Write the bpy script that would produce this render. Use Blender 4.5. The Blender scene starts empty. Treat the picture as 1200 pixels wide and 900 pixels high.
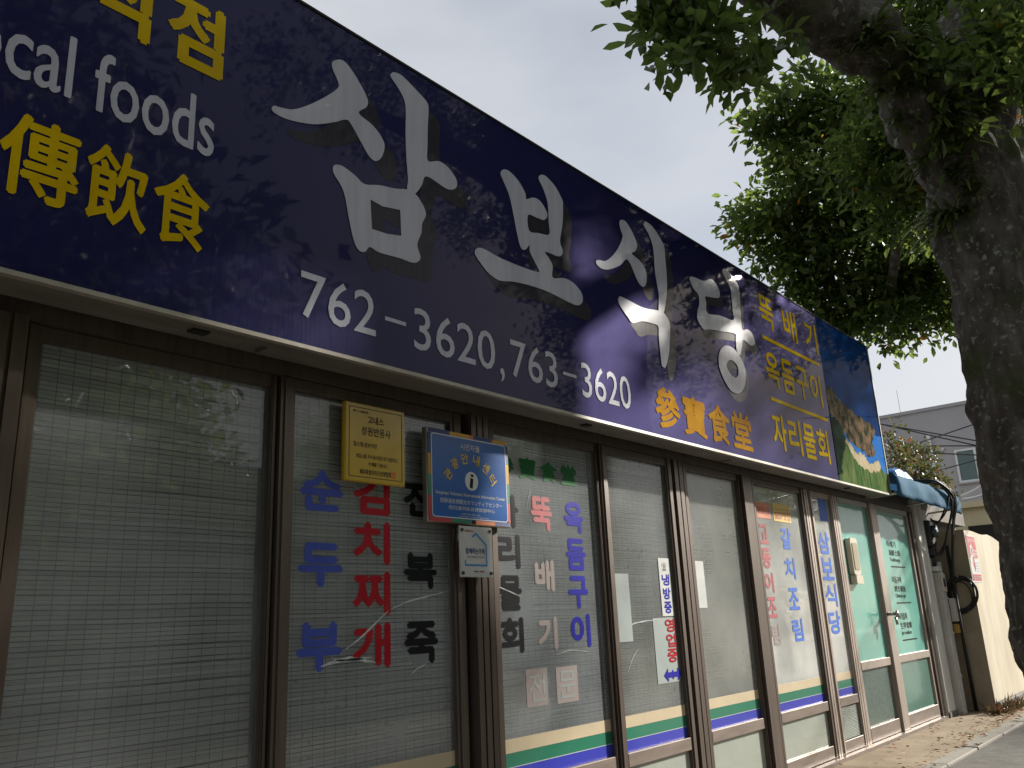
import bpy, bmesh, math, random
import numpy as np
from mathutils import Vector, Matrix
R = math.radians
scn = bpy.context.scene
COL = scn.collection
random.seed(7); rng = np.random.default_rng(11)

# ------------------------------------------------------------------ camera
F = 992.43; CAMZ = 1.25
yaw, pit, rol = R(49.939), R(15.7), R(-2.596)
fw = np.array([math.sin(yaw)*math.cos(pit), math.cos(yaw)*math.cos(pit), math.sin(pit)])
r0 = np.array([math.cos(yaw), -math.sin(yaw), 0.0]); u0 = np.cross(r0, fw)
rt = r0*math.cos(rol) + u0*math.sin(rol); up = -r0*math.sin(rol) + u0*math.cos(rol)
cd = bpy.data.cameras.new('camera'); cam = bpy.data.objects.new('camera', cd); COL.objects.link(cam)
cd.sensor_width = 36; cd.lens = F/1200*36; cd.clip_start = 0.05; cd.clip_end = 2000
cam.matrix_world = Matrix(((rt[0], up[0], -fw[0], 0), (rt[1], up[1], -fw[1], 0), (rt[2], up[2], -fw[2], CAMZ), (0, 0, 0, 1)))
scn.camera = cam
def ray(x, y): return (rt*(x-600) - up*(y-450) + fw*F)/F
O = np.array([0, 0, CAMZ])
def PY(x, y, Y): d = ray(x, y); return O + d*(Y/d[1])
def PX(x, y, X): d = ray(x, y); return O + d*(X/d[0])
def PZ(x, y, z): d = ray(x, y); return O + d*((z-CAMZ)/d[2])

# ------------------------------------------------------------------ sky, sun, exposure
SUN = Vector((2.25, -1.0, 1.0)).normalized()
sel = math.asin(SUN.z); saz = math.atan2(SUN.x, SUN.y)
w = bpy.data.worlds.new('World'); scn.world = w; w.use_nodes = True
nt = w.node_tree; nt.nodes.clear()
N = nt.nodes.new; L = nt.links.new
out = N('ShaderNodeOutputWorld'); bg = N('ShaderNodeBackground'); L(bg.outputs[0], out.inputs[0])
sky = N('ShaderNodeTexSky'); sky.sky_type = 'NISHITA'; sky.sun_disc = False
sky.sun_elevation = sel; sky.sun_rotation = saz; sky.air_density = 1; sky.dust_density = 2.5
tc = N('ShaderNodeTexCoord'); mp = N('ShaderNodeMapping'); mp.inputs['Scale'].default_value = (1, 1, 2.2)
nz = N('ShaderNodeTexNoise'); nz.inputs['Scale'].default_value = 1.7; nz.inputs['Detail'].default_value = 5; nz.inputs['Roughness'].default_value = .5
L(tc.outputs['Generated'], mp.inputs[0]); L(mp.outputs[0], nz.inputs['Vector'])
rp = N('ShaderNodeValToRGB'); rp.color_ramp.elements[0].position = .33; rp.color_ramp.elements[0].color = (.50, .50, .50, 1)
rp.color_ramp.elements[1].position = .62; rp.color_ramp.elements[1].color = (.97, .97, .97, 1)
L(nz.outputs[0], rp.inputs[0])
mx = N('ShaderNodeMix'); mx.data_type = 'RGBA'; L(rp.outputs[0], mx.inputs[0]); L(sky.outputs[0], mx.inputs[6])
mx.inputs[7].default_value = (5.9, 6.05, 6.35, 1)
L(mx.outputs[2], bg.inputs[0]); bg.inputs[1].default_value = 0.07
sl = bpy.data.lights.new('sun', 'SUN'); sl.energy = 5.0; sl.angle = R(1.6); sl.color = (1, .93, .82)
so = bpy.data.objects.new('sun', sl); COL.objects.link(so)
so.rotation_euler = SUN.to_track_quat('Z', 'Y').to_euler(); so.location = (14, -8, 10)
scn.view_settings.view_transform = 'Standard'; scn.view_settings.look = 'None'
scn.view_settings.exposure = 0.85; scn.view_settings.gamma = 1
scn.cycles.max_bounces = 8; scn.cycles.transparent_max_bounces = 16

# ------------------------------------------------------------------ materials
def mat(name, col, rough=.6, col2=None, nscale=8, stretch=(1, 1, 1), bump=0, bscale=None, metal=0, spec=.5, coat=0, coat_rough=.05, ramp=(.35, .65), detail=5, dist=.01, rvar=0):
    m = bpy.data.materials.new(name); m.use_nodes = True; t = m.node_tree; b = t.nodes['Principled BSDF']
    b.inputs['Base Color'].default_value = (*col, 1); b.inputs['Roughness'].default_value = rough
    b.inputs['Metallic'].default_value = metal; b.inputs['Specular IOR Level'].default_value = spec
    b.inputs['Coat Weight'].default_value = coat; b.inputs['Coat Roughness'].default_value = coat_rough
    tc = t.nodes.new('ShaderNodeTexCoord'); mp = t.nodes.new('ShaderNodeMapping'); mp.inputs['Scale'].default_value = stretch
    t.links.new(tc.outputs['Object'], mp.inputs[0])
    def noise(s):
        n = t.nodes.new('ShaderNodeTexNoise'); n.inputs['Scale'].default_value = s; n.inputs['Detail'].default_value = detail
        n.inputs['Roughness'].default_value = .6; t.links.new(mp.outputs[0], n.inputs['Vector']); return n
    if col2 is not None:
        n = noise(nscale); r = t.nodes.new('ShaderNodeValToRGB')
        r.color_ramp.elements[0].position = ramp[0]; r.color_ramp.elements[0].color = (*col, 1)
        r.color_ramp.elements[1].position = ramp[1]; r.color_ramp.elements[1].color = (*col2, 1)
        t.links.new(n.outputs[0], r.inputs[0]); t.links.new(r.outputs[0], b.inputs['Base Color'])
        if rvar:
            mr = t.nodes.new('ShaderNodeMapRange'); mr.inputs[3].default_value = rough - rvar; mr.inputs[4].default_value = rough + rvar
            t.links.new(n.outputs[0], mr.inputs[0]); t.links.new(mr.outputs[0], b.inputs['Roughness'])
    if bump:
        n = noise(bscale or nscale); bp = t.nodes.new('ShaderNodeBump'); bp.inputs['Strength'].default_value = bump; bp.inputs['Distance'].default_value = dist
        t.links.new(n.outputs[0], bp.inputs['Height']); t.links.new(bp.outputs[0], b.inputs['Normal'])
    return m

def glass(name, tint=(.93, .96, .95), film=0.06, filmcol=(.6, .63, .6), rough=.015, wave=0, wscale=6, gloss=1.0, grime=0):
    """thin architectural glass: fresnel mirror over clear, with a film of dust or vinyl that scatters"""
    m = bpy.data.materials.new(name); m.use_nodes = True; t = m.node_tree; t.nodes.clear(); n = t.nodes.new; l = t.links.new
    o = n('ShaderNodeOutputMaterial'); tr = n('ShaderNodeBsdfTransparent'); tr.inputs[0].default_value = (*tint, 1)
    df = n('ShaderNodeBsdfDiffuse'); df.inputs[0].default_value = (*filmcol, 1); tl = n('ShaderNodeBsdfTranslucent'); tl.inputs[0].default_value = (*filmcol, 1)
    ms = n('ShaderNodeMixShader'); ms.inputs[0].default_value = .3; l(df.outputs[0], ms.inputs[1]); l(tl.outputs[0], ms.inputs[2])
    tc = n('ShaderNodeTexCoord'); nz = n('ShaderNodeTexNoise'); nz.inputs['Scale'].default_value = 2.3; nz.inputs['Detail'].default_value = 6; l(tc.outputs['Object'], nz.inputs['Vector'])
    mr = n('ShaderNodeMapRange'); mr.inputs[1].default_value = .3; mr.inputs[2].default_value = .7; mr.inputs[3].default_value = film*.75; mr.inputs[4].default_value = min(1, film*1.25); l(nz.outputs[0], mr.inputs[0])
    m1 = n('ShaderNodeMixShader'); l(mr.outputs[0], m1.inputs[0]); l(tr.outputs[0], m1.inputs[1]); l(ms.outputs[0], m1.inputs[2])
    if grime:
        g1 = n('ShaderNodeTexNoise'); g1.inputs['Scale'].default_value = 34; g1.inputs['Detail'].default_value = 4; l(tc.outputs['Object'], g1.inputs['Vector'])
        g2 = n('ShaderNodeTexNoise'); g2.inputs['Scale'].default_value = 3.1; g2.inputs['Detail'].default_value = 3; l(tc.outputs['Object'], g2.inputs['Vector'])
        a1 = n('ShaderNodeMapRange'); a1.inputs[1].default_value = .62; a1.inputs[2].default_value = .70; l(g1.outputs[0], a1.inputs[0])
        a2 = n('ShaderNodeMapRange'); a2.inputs[1].default_value = .48; a2.inputs[2].default_value = .62; l(g2.outputs[0], a2.inputs[0])
        mu = n('ShaderNodeMath'); mu.operation = 'MULTIPLY'; l(a1.outputs[0], mu.inputs[0]); l(a2.outputs[0], mu.inputs[1])
        m3 = n('ShaderNodeMath'); m3.operation = 'MULTIPLY'; m3.inputs[1].default_value = grime; l(mu.outputs[0], m3.inputs[0])
        dk = n('ShaderNodeBsdfDiffuse'); dk.inputs[0].default_value = (.07, .065, .05, 1); mg = n('ShaderNodeMixShader'); l(m3.outputs[0], mg.inputs[0]); l(m1.outputs[0], mg.inputs[1]); l(dk.outputs[0], mg.inputs[2]); m1 = mg
    gl = n('ShaderNodeBsdfGlossy'); gl.inputs['Roughness'].default_value = rough; gl.inputs[0].default_value = (gloss, gloss, gloss, 1)
    fr = n('ShaderNodeFresnel'); fr.inputs[0].default_value = 1.5
    m2 = n('ShaderNodeMixShader'); l(fr.outputs[0], m2.inputs[0]); l(m1.outputs[0], m2.inputs[1]); l(gl.outputs[0], m2.inputs[2]); l(m2.outputs[0], o.inputs[0])
    if wave:
        wv = n('ShaderNodeTexNoise'); wv.inputs['Scale'].default_value = wscale; wv.inputs['Detail'].default_value = 3; wv.inputs['Distortion'].default_value = 1.2; l(tc.outputs['Object'], wv.inputs['Vector'])
        b = n('ShaderNodeBump'); b.inputs['Strength'].default_value = wave; b.inputs['Distance'].default_value = .02; l(wv.outputs[0], b.inputs['Height'])
        l(b.outputs[0], gl.inputs['Normal']); l(b.outputs[0], fr.inputs['Normal'])
    return m

def leafmat(name, c1, c2, c3=None, trans=.35, rough=.42, odd=.985, oddcol=(.45, .2, .02)):
    m = bpy.data.materials.new(name); m.use_nodes = True; t = m.node_tree; b = t.nodes['Principled BSDF']; n = t.nodes.new; l = t.links.new
    g = n('ShaderNodeNewGeometry'); r = n('ShaderNodeValToRGB'); e = r.color_ramp.elements
    e[0].position = 0; e[0].color = (*c1, 1); e[1].position = odd-.002; e[1].color = (*c2, 1)
    x = e.new(odd); x.color = (*(oddcol or c2), 1)
    if c3: x = e.new(.5); x.color = (*c3, 1)
    l(g.outputs['Random Per Island'], r.inputs[0]); l(r.outputs[0], b.inputs['Base Color']); b.inputs['Roughness'].default_value = rough
    tl = n('ShaderNodeBsdfTranslucent'); h = n('ShaderNodeHueSaturation'); h.inputs['Value'].default_value = 1.9; h.inputs['Hue'].default_value = .485; l(r.outputs[0], h.inputs['Color']); l(h.outputs[0], tl.inputs[0])
    ms = n('ShaderNodeMixShader'); ms.inputs[0].default_value = trans; l(b.outputs[0], ms.inputs[1]); l(tl.outputs[0], ms.inputs[2]); l(ms.outputs[0], t.nodes['Material Output'].inputs[0])
    return m

M = {}
M['sign'] = mat('sign navy vinyl', (.0010, .0035, .044), .47, (.0055, .0065, .044), 5, (5, 1, .35), bump=.25, bscale=14, coat=.24, coat_rough=.03, ramp=(.3, .75), dist=.004, rvar=.07, spec=.0)
def veil(m, fac, col, rough):
    t = m.node_tree; b = t.nodes['Principled BSDF']; g = t.nodes.new('ShaderNodeBsdfGlossy'); g.inputs[0].default_value = (*col, 1); g.inputs['Roughness'].default_value = rough
    if b.inputs['Normal'].links: t.links.new(b.inputs['Normal'].links[0].from_socket, g.inputs['Normal'])
    ms = t.nodes.new('ShaderNodeMixShader'); ms.inputs[0].default_value = fac; t.links.new(b.outputs[0], ms.inputs[1]); t.links.new(g.outputs[0], ms.inputs[2]); t.links.new(ms.outputs[0], t.nodes['Material Output'].inputs[0])
veil(M['sign'], .026, (.54, .49, 1.0), .54)
M['letter'] = mat('sign pale vinyl', (.50, .51, .60), .34, (.43, .44, .53), 6, (4, 1, .4), coat=.15, coat_rough=.04, spec=.03)
M['ghost'] = mat('sign shadow print', (.006, .006, .020), .6, (.016, .014, .024), 9, (7, 1, .3), bump=.2, bscale=16, coat=.15, dist=.004, spec=.05)
veil(M['ghost'], .022, (.62, .60, .62), .5)
M['yellow'] = mat('sign yellow vinyl', (.60, .42, .006), .38, (.53, .36, .006), 6, coat=.1, spec=.0)
M['ochre'] = mat('sign ochre vinyl', (.40, .20, .03), .4, (.46, .25, .03), 9, coat=.08, spec=.0)
M['white'] = mat('white vinyl', (.62, .65, .68), .4, coat=.3)
M['trim'] = mat('cream aluminium trim', (.40, .38, .33), .5, (.30, .28, .24), 7, (1, 1, 1), bump=.05, metal=.2)
M['soffit'] = mat('soffit board', (.18, .172, .155), .7, (.125, .117, .105), 3.5, (1, 4, 1), bump=.08)
M['dark'] = mat('dark recess', (.012, .011, .010), .9)
M['bronze'] = mat('bronze anodised aluminium', (.135, .105, .088), .38, (.09, .07, .058), 3, (14, 14, .6), bump=.03, metal=.45, rvar=.08)
M['bronze_d'] = mat('darker bronze aluminium', (.11, .086, .072), .45, (.07, .055, .046), 4, (10, 10, .7), metal=.35)  # darker, rougher tone of the bronze
M['rail'] = mat('rail aluminium', (.25, .205, .18), .42, (.19, .155, .135), 4, (1, 6, 6), metal=.35)
M['alu'] = mat('pale aluminium', (.40, .34, .30), .42, (.32, .27, .235), 4, (8, 8, .6), metal=.35)
M['slat'] = mat('blind slat', (.78, .81, .82), .65, (.68, .72, .73), 5, (1, 1, .5))
M['slat_w'] = mat('pale blind slat', (.80, .82, .78), .65, (.72, .74, .7), 5)
for k_ in ('slat', 'slat_w'):
    t = M[k_].node_tree; b = t.nodes['Principled BSDF']; src = b.inputs['Base Color'].links[0].from_socket; g = t.nodes.new('ShaderNodeNewGeometry'); mr = t.nodes.new('ShaderNodeMapRange'); mr.inputs[3].default_value = .72; mr.inputs[4].default_value = 1.08; t.links.new(g.outputs['Random Per Island'], mr.inputs[0])
    h = t.nodes.new('ShaderNodeHueSaturation'); t.links.new(src, h.inputs['Color']); t.links.new(mr.outputs[0], h.inputs['Value']); t.links.new(h.outputs[0], b.inputs['Base Color'])
M['cord'] = mat('blind cord', (.09, .10, .10), .8)
M['g1'] = glass('clear glass', film=.22, filmcol=(.68, .73, .79))
M['g2'] = glass('wrinkled film glass', grime=.3, film=.26, filmcol=(.75, .80, .86), wave=.025, wscale=9, rough=.03)
M['g3'] = glass('film glass', grime=.35, film=.26, filmcol=(.75, .81, .86), wave=.015, wscale=7, rough=.04)
M['g4'] = glass('hazy film glass', grime=.75, film=.26, filmcol=(.66, .71, .71), wave=.02, wscale=5, rough=.08)
M['g5'] = glass('frosted glass', grime=.7, film=.36, filmcol=(.68, .71, .69), wave=.02, wscale=4, rough=.12)
M['g6'] = glass('pale vinyl glass', film=.74, filmcol=(.80, .83, .82), rough=.03)
M['clear'] = glass('clear inner face', tint=(1, 1, 1), film=0, gloss=0)
for n_ in list(M['clear'].node_tree.nodes):
    if n_.type == 'FRESNEL': n_.inputs[0].default_value = 1.0
M['frost'] = mat('frosted lower glass', (.34, .38, .34), .35, (.29, .33, .30), 3, coat=.4)
M['teal'] = mat('teal film glass', (.15, .47, .40), .3, (.12, .40, .34), 2, (2, 2, .6), coat=.6, coat_rough=.03)
M['patt'] = mat('hammered glass', (.11, .16, .145), .22, (.08, .12, .11), 30, (1, 1, 1), bump=.7, bscale=55, dist=.006)
M['teal_low'] = mat('teal lower glass', (.10, .23, .19), .25, (.085, .19, .16), 3, coat=.5, coat_rough=.05)
M['beige'] = mat('beige tape', (.55, .46, .31), .45, (.49, .41, .28), 5)
M['green'] = mat('green tape', (.008, .17, .10), .35, coat=.3)
M['blue'] = mat('blue tape', (.025, .035, .42), .35, coat=.3)
M['lblue'] = mat('blue lettering', (.06, .09, .42), .4, (.075, .11, .46), 8, spec=.08)
M['lblue2'] = mat('clean blue lettering', (.022, .022, .33), .4, spec=.08)
M['lblue3'] = mat('pale blue lettering', (.09, .19, .62), .45, spec=.08)
M['lred'] = mat('red lettering', (.36, .010, .022), .4, (.42, .025, .035), 10, spec=.08)
M['lred2'] = mat('faded red lettering', (.48, .13, .15), .5, (.36, .15, .155), 14, spec=.08)
M['lpink'] = mat('bleached pink lettering', (.33, .27, .265), .55, (.30, .275, .27), 16, spec=.08)
M['lblack'] = mat('black lettering', (.012, .013, .017), .4, spec=.08)
M['lgreen'] = mat('green lettering', (.008, .13, .035), .4, spec=.08)
M['plq'] = mat('yellow plaque enamel', (.56, .37, .006), .35, (.48, .31, .006), 6, coat=.4)
M['plqd'] = mat('plaque print', (.05, .028, .004), .5)
M['brass'] = mat('brass edge', (.30, .17, .03), .35, metal=.7)
M['iblue'] = mat('blue sign enamel', (.012, .115, .42), .3, (.010, .095, .38), 3, coat=.15, spec=.3)
M['steel'] = mat('steel edge', (.42, .38, .34), .3, metal=.85)
M['paper'] = mat('white paper', (.52, .54, .54), .7, (.42, .44, .45), 5)
M['papergreen'] = mat('pale paper', (.27, .32, .32), .7, (.23, .28, .285), 5)
M['orange'] = mat('orange print', (.62, .16, .03), .5)
M['pyel'] = mat('yellow print', (.62, .42, .015), .5)
M['pred'] = mat('red print', (.44, .018, .03), .45, (.40, .02, .03), 8)
M['pgrey'] = mat('grey print', (.32, .36, .43), .5)
M['sblue'] = mat('light blue print', (.02, .20, .52), .45)
M['navy'] = mat('navy print', (.02, .05, .20), .5)
M['plaster'] = mat('cream plaster wall', (.56, .51, .40), .85, (.40, .34, .23), 2.2, (1, 1, .35), bump=.25, bscale=14, ramp=(.4, .75))
M['tan'] = mat('shaded tan render', (.34, .28, .205), .85, (.27, .22, .16), 4, bump=.2, bscale=20)
M['wpaint'] = mat('white painted post', (.70, .69, .66), .6, (.50, .48, .44), 4, (1, 1, .3), bump=.15, bscale=20)
M['pvc'] = mat('grey pvc', (.62, .60, .58), .45, (.46, .44, .42), 5, (1, 1, .4), bump=.04)
M['conc'] = mat('grey concrete', (.17, .16, .145), .9, (.11, .10, .09), 5, bump=.25, bscale=25)
M['gwall'] = mat('grey building render', (.36, .36, .39), .85, (.32, .32, .35), .6, (1, 1, .5), bump=.1, bscale=20)
M['ywall'] = mat('pale yellow wall', (.52, .46, .30), .85, (.46, .41, .26), 2)
M['wframe'] = mat('white window frame', (.62, .64, .66), .5)
M['pane'] = mat('dark green window pane', (.03, .07, .06), .08, (.04, .09, .08), 2, coat=.6)
M['awn'] = mat('blue awning canvas', (.030, .105, .19), .9, (.042, .13, .215), 4, (1, 1, 1), bump=.15, bscale=30, spec=.1)
M['tarp'] = mat('blue tarpaulin', (.03, .16, .48), .45, (.06, .26, .60), 6, bump=.3, bscale=12)
M['black'] = mat('black cable', (.012, .012, .013), .5)
M['black2'] = mat('black plastic', (.02, .02, .022), .45)
M['wcable'] = mat('white cable', (.6, .6, .6), .5)
M['ypl'] = mat('yellow plastic', (.45, .27, .05), .5)
M['ivory'] = mat('ivory plastic', (.60, .56, .46), .4)
M['ivory_d'] = mat('tinted ivory cover', (.42, .36, .22), .3, coat=.5)
M['ground'] = mat('earth', (.20, .165, .12), .95, (.15, .12, .085), 3, bump=.3, bscale=30)
M['apron'] = mat('dusty concrete apron', (.30, .235, .155), .92, (.20, .15, .095), 2.6, bump=.35, bscale=40, ramp=(.38, .66))
M['kerb'] = mat('granite kerb', (.30, .28, .25), .85, (.22, .20, .175), 30, bump=.2, bscale=60)
M['asphalt'] = mat('worn asphalt', (.12, .112, .102), .9, (.075, .07, .065), 9, bump=.4, bscale=120)
M['litter'] = leafmat('fallen leaves', (.16, .07, .02), (.34, .15, .04), trans=.1, rough=.7, odd=.9, oddcol=(.4, .06, .03))
M['leaf'] = leafmat('evergreen leaves', (.040, .075, .016), (.095, .145, .032), (.062, .105, .022), trans=.62, rough=.36, odd=.997, oddcol=(.42, .20, .02))
M['leafnear'] = leafmat('near evergreen leaves', (.045, .08, .018), (.09, .145, .03), trans=.5, rough=.34, odd=.999, oddcol=None)
M['fern'] = leafmat('strap fern fronds', (.035, .062, .014), (.085, .115, .03), trans=.35, odd=.96, oddcol=(.15, .10, .03))
M['shrub'] = leafmat('russet shrub leaves', (.045, .075, .02), (.14, .10, .03), (.075, .085, .025), trans=.3, odd=.965, oddcol=(.22, .07, .03))
M['weed'] = leafmat('dry weeds', (.06, .05, .02), (.13, .09, .04), trans=.2, odd=.95, oddcol=(.3, .03, .02))
# bark: fissured, with pale lichen and moss
def barkmat():
    m = mat('bark', (.042, .036, .029), .95, (.13, .118, .10), 9, (1, 1, .45), bump=1.0, bscale=16, ramp=(.40, .72), dist=.03, detail=9)
    t = m.node_tree; b = t.nodes['Principled BSDF']; n = t.nodes.new; l = t.links.new
    src = b.inputs['Base Color'].links[0].from_socket; tc = n('ShaderNodeTexCoord')
    nz = n('ShaderNodeTexNoise'); nz.inputs['Scale'].default_value = 22; nz.inputs['Detail'].default_value = 6; l(tc.outputs['Object'], nz.inputs['Vector'])
    r = n('ShaderNodeValToRGB'); r.color_ramp.elements[0].position = .58; r.color_ramp.elements[1].position = .68; l(nz.outputs[0], r.inputs[0])
    mx = n('ShaderNodeMix'); mx.data_type = 'RGBA'; l(r.outputs[0], mx.inputs[0]); l(src, mx.inputs[6]); mx.inputs[7].default_value = (.20, .21, .18, 1)
    n2 = n('ShaderNodeTexNoise'); n2.inputs['Scale'].default_value = 2.2; n2.inputs['Detail'].default_value = 8; l(tc.outputs['Object'], n2.inputs['Vector'])
    r2 = n('ShaderNodeValToRGB'); r2.color_ramp.elements[0].position = .52; r2.color_ramp.elements[1].position = .66; l(n2.outputs[0], r2.inputs[0])
    m2 = n('ShaderNodeMix'); m2.data_type = 'RGBA'; l(r2.outputs[0], m2.inputs[0]); l(mx.outputs[2], m2.inputs[6]); m2.inputs[7].default_value = (.045, .055, .018, 1)
    l(m2.outputs[2], b.inputs['Base Color']); return m
M['bark'] = barkmat()

# ------------------------------------------------------------------ helpers
def tag(o, label=None, cat=None, group=None, kind=None):
    if label: o['label'] = label
    if cat: o['category'] = cat
    if group: o['group'] = group
    if kind: o['kind'] = kind
    return o
def empty(name, loc=(0, 0, 0), **k):
    o = bpy.data.objects.new(name, None); COL.objects.link(o); o.location = loc; o.empty_display_size = .1; return tag(o, **k)
class MB:
    def __init__(s): s.v = []; s.f = []
    def add(s, vs, fs):
        b = len(s.v); s.v += [tuple(map(float, p)) for p in vs]; s.f += [tuple(b+i for i in q) for q in fs]; return s
    def box(s, x0, x1, y0, y1, z0, z1):
        return s.add([(x0, y0, z0), (x1, y0, z0), (x1, y1, z0), (x0, y1, z0), (x0, y0, z1), (x1, y0, z1), (x1, y1, z1), (x0, y1, z1)],
                     [(0, 3, 2, 1), (4, 5, 6, 7), (0, 1, 5, 4), (1, 2, 6, 5), (2, 3, 7, 6), (3, 0, 4, 7)])
    def tube(s, pts, rad, n=8, cap=True):
        pts = [Vector(p) for p in pts]; k = len(pts)
        rad = rad if hasattr(rad, '__len__') else [rad]*k
        t0 = (pts[1]-pts[0]).normalized(); a = t0.orthogonal().normalized(); rings = []
        for i, p in enumerate(pts):
            t = (pts[min(i+1, k-1)] - pts[max(i-1, 0)]).normalized(); a = (a - t*a.dot(t)).normalized(); b = t.cross(a)
            rings.append([p + (a*math.cos(2*math.pi*j/n) + b*math.sin(2*math.pi*j/n))*rad[i] for j in range(n)])
        vs = [q for r_ in rings for q in r_]
        fs = [(i*n+j, i*n+(j+1) % n, (i+1)*n+(j+1) % n, (i+1)*n+j) for i in range(k-1) for j in range(n)]
        if cap: fs += [tuple(range(n))[::-1], tuple((k-1)*n+j for j in range(n))]
        return s.add(vs, fs)
    def build(s, name, m, parent=None, smooth=False, bevel=0, **k):
        me = bpy.data.meshes.new(name); me.from_pydata(s.v, [], s.f); me.materials.append(M[m] if isinstance(m, str) else m)
        if bevel:
            bm = bmesh.new(); bm.from_mesh(me); bmesh.ops.remove_doubles(bm, verts=bm.verts, dist=1e-6)
            bmesh.ops.bevel(bm, geom=bm.edges[:], offset=bevel, segments=1, affect='EDGES'); bm.to_mesh(me); bm.free()
        if smooth: me.polygons.foreach_set('use_smooth', [True]*len(me.polygons))
        o = bpy.data.objects.new(name, me); COL.objects.link(o)
        if parent is not None: attach(o, parent)
        return tag(o, **k)
def attach(o, parent):
    o.parent = parent
    # things are built in world coordinates; undo the parent's offset
    loc = Vector((0, 0, 0)); p = parent
    while p is not None: loc += p.location; p = p.parent
    o.location = -loc
def box(name, m, parent, x0, x1, y0, y1, z0, z1, bevel=0, **k): return MB().box(x0, x1, y0, y1, z0, z1).build(name, m, parent, bevel=bevel, **k)
def catmull(pts, n=4):
    P = [np.array(p, float) for p in pts]; k = len(P); o = []
    for i in range(k):
        a, b, c, d = P[i-1], P[i], P[(i+1) % k], P[(i+2) % k]
        for j in range(n):
            t = j/n; o.append(.5*((2*b) + (c-a)*t + (2*a-5*b+4*c-d)*t*t + (3*b-a-3*c+d)*t**3))
    return o
def polymesh(name, loops, y, thick, m, parent, **k):
    """flat shape on a street-facing plane: loops of (x, z); the first is the outline, the rest holes"""
    c = bpy.data.curves.new(name, 'CURVE'); c.dimensions = '2D'; c.fill_mode = 'BOTH'; c.extrude = thick/2
    for lp in loops:
        s = c.splines.new('POLY'); s.points.add(len(lp)-1); s.use_cyclic_u = True
        for p, q in zip(s.points, lp): p.co = (q[0], q[1], 0, 1)
    o = bpy.data.objects.new('tmp', c); COL.objects.link(o); bpy.context.view_layer.update()
    me = bpy.data.meshes.new_from_object(o.evaluated_get(bpy.context.evaluated_depsgraph_get())); bpy.data.objects.remove(o); bpy.data.curves.remove(c)
    return plane_mesh(me, name, y - thick/2, m, parent, **k)
def plane_mesh(me, name, y, m, parent, **k):
    n = len(me.vertices); a = np.empty(n*3, np.float32); me.vertices.foreach_get('co', a); a = a.reshape(-1, 3)
    b = np.stack([a[:, 0], y - a[:, 2], a[:, 1]], 1); me.vertices.foreach_set('co', b.ravel()); me.update()
    me.name = name; me.materials.clear(); me.materials.append(M[m])
    o = bpy.data.objects.new(name, me); COL.objects.link(o)
    if parent is not None: attach(o, parent)
    return tag(o, **k)
_cache = {}
def glyph(s, bold):
    if (s, bold) in _cache: return _cache[(s, bold)]
    c = bpy.data.curves.new('t', 'FONT'); c.body = s; c.offset = bold; c.resolution_u = 3
    o = bpy.data.objects.new('t', c); COL.objects.link(o); bpy.context.view_layer.update()
    me = bpy.data.meshes.new_from_object(o.evaluated_get(bpy.context.evaluated_depsgraph_get())); bpy.data.objects.remove(o); bpy.data.curves.remove(c)
    v = np.array([p.co[:] for p in me.vertices]); f = [tuple(p.vertices) for p in me.polygons]; bpy.data.meshes.remove(me)
    _cache[(s, bold)] = (v, f); return v, f
def lettering(cells, y, m, parent, name='lettering', **k):
    """cells: (string, x0, x1, z0, z1, bold[, rot]) fitted on a street-facing plane; big characters are parts of their own,
    small print stays one part. A negative bold thickens by stacked shifted copies (for dense characters)"""
    small = MB()
    for c in cells:
        s, x0, x1, z0, z1 = c[:5]; bold = c[5] if len(c) > 5 else .02; rot = c[6] if len(c) > 6 else 0
        v, f = glyph(s, 0); sh_ = -bold if bold < 0 else bold*.85*min(z1-z0, x1-x0)
        if not len(v): continue
        lo, hi = v.min(0), v.max(0); sp = np.maximum(hi-lo, 1e-6)
        X = x0+sh_ + (v[:, 0]-lo[0])/sp[0]*(x1-x0-2*sh_); Z = z0+sh_ + (v[:, 1]-lo[1])/sp[1]*(z1-z0-2*sh_)
        if rot:
            cx, cz = (x0+x1)/2, (z0+z1)/2; a, b = X-cx, Z-cz; X = cx + a*math.cos(rot) - b*math.sin(rot); Z = cz + a*math.sin(rot) + b*math.cos(rot)
        big = (z1-z0) > .075; mb = MB() if big else small
        for q, (dx, dz) in enumerate(((0, 0), (sh_, 0), (-sh_, 0), (0, sh_), (0, -sh_)) if sh_ else ((0, 0),)):
            mb.add([(a+dx, y-q*.00015, b+dz) for a, b in zip(X, Z)], f)
        if big: mb.build('character' if len(s) == 1 else 'word', m, parent, **k)
    if small.v: return small.build(name, m, parent, kind='stuff', **k)
def column(chars, x0, x1, ztop, zbot, fill=.88, bold=.052):
    h = (ztop-zbot)/(len(chars)-1+fill); return [(c, x0, x1, ztop-i*h-h*fill, ztop-i*h, bold) for i, c in enumerate(chars)]

def spl(pts, n=8): 
    P_ = [np.array(pts[0])]+[np.array(p, float) for p in pts]+[np.array(pts[-1])]; o = []
    for i in range(1, len(P_)-2):
        a, b, c, d = P_[i-1:i+3]
        for j in range(n): t = j/n; o.append(tuple(.5*((2*b)+(c-a)*t+(2*a-5*b+4*c-d)*t*t+(3*b-a-3*c+d)*t**3)))
    o.append(tuple(P_[-1])); return o
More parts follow.
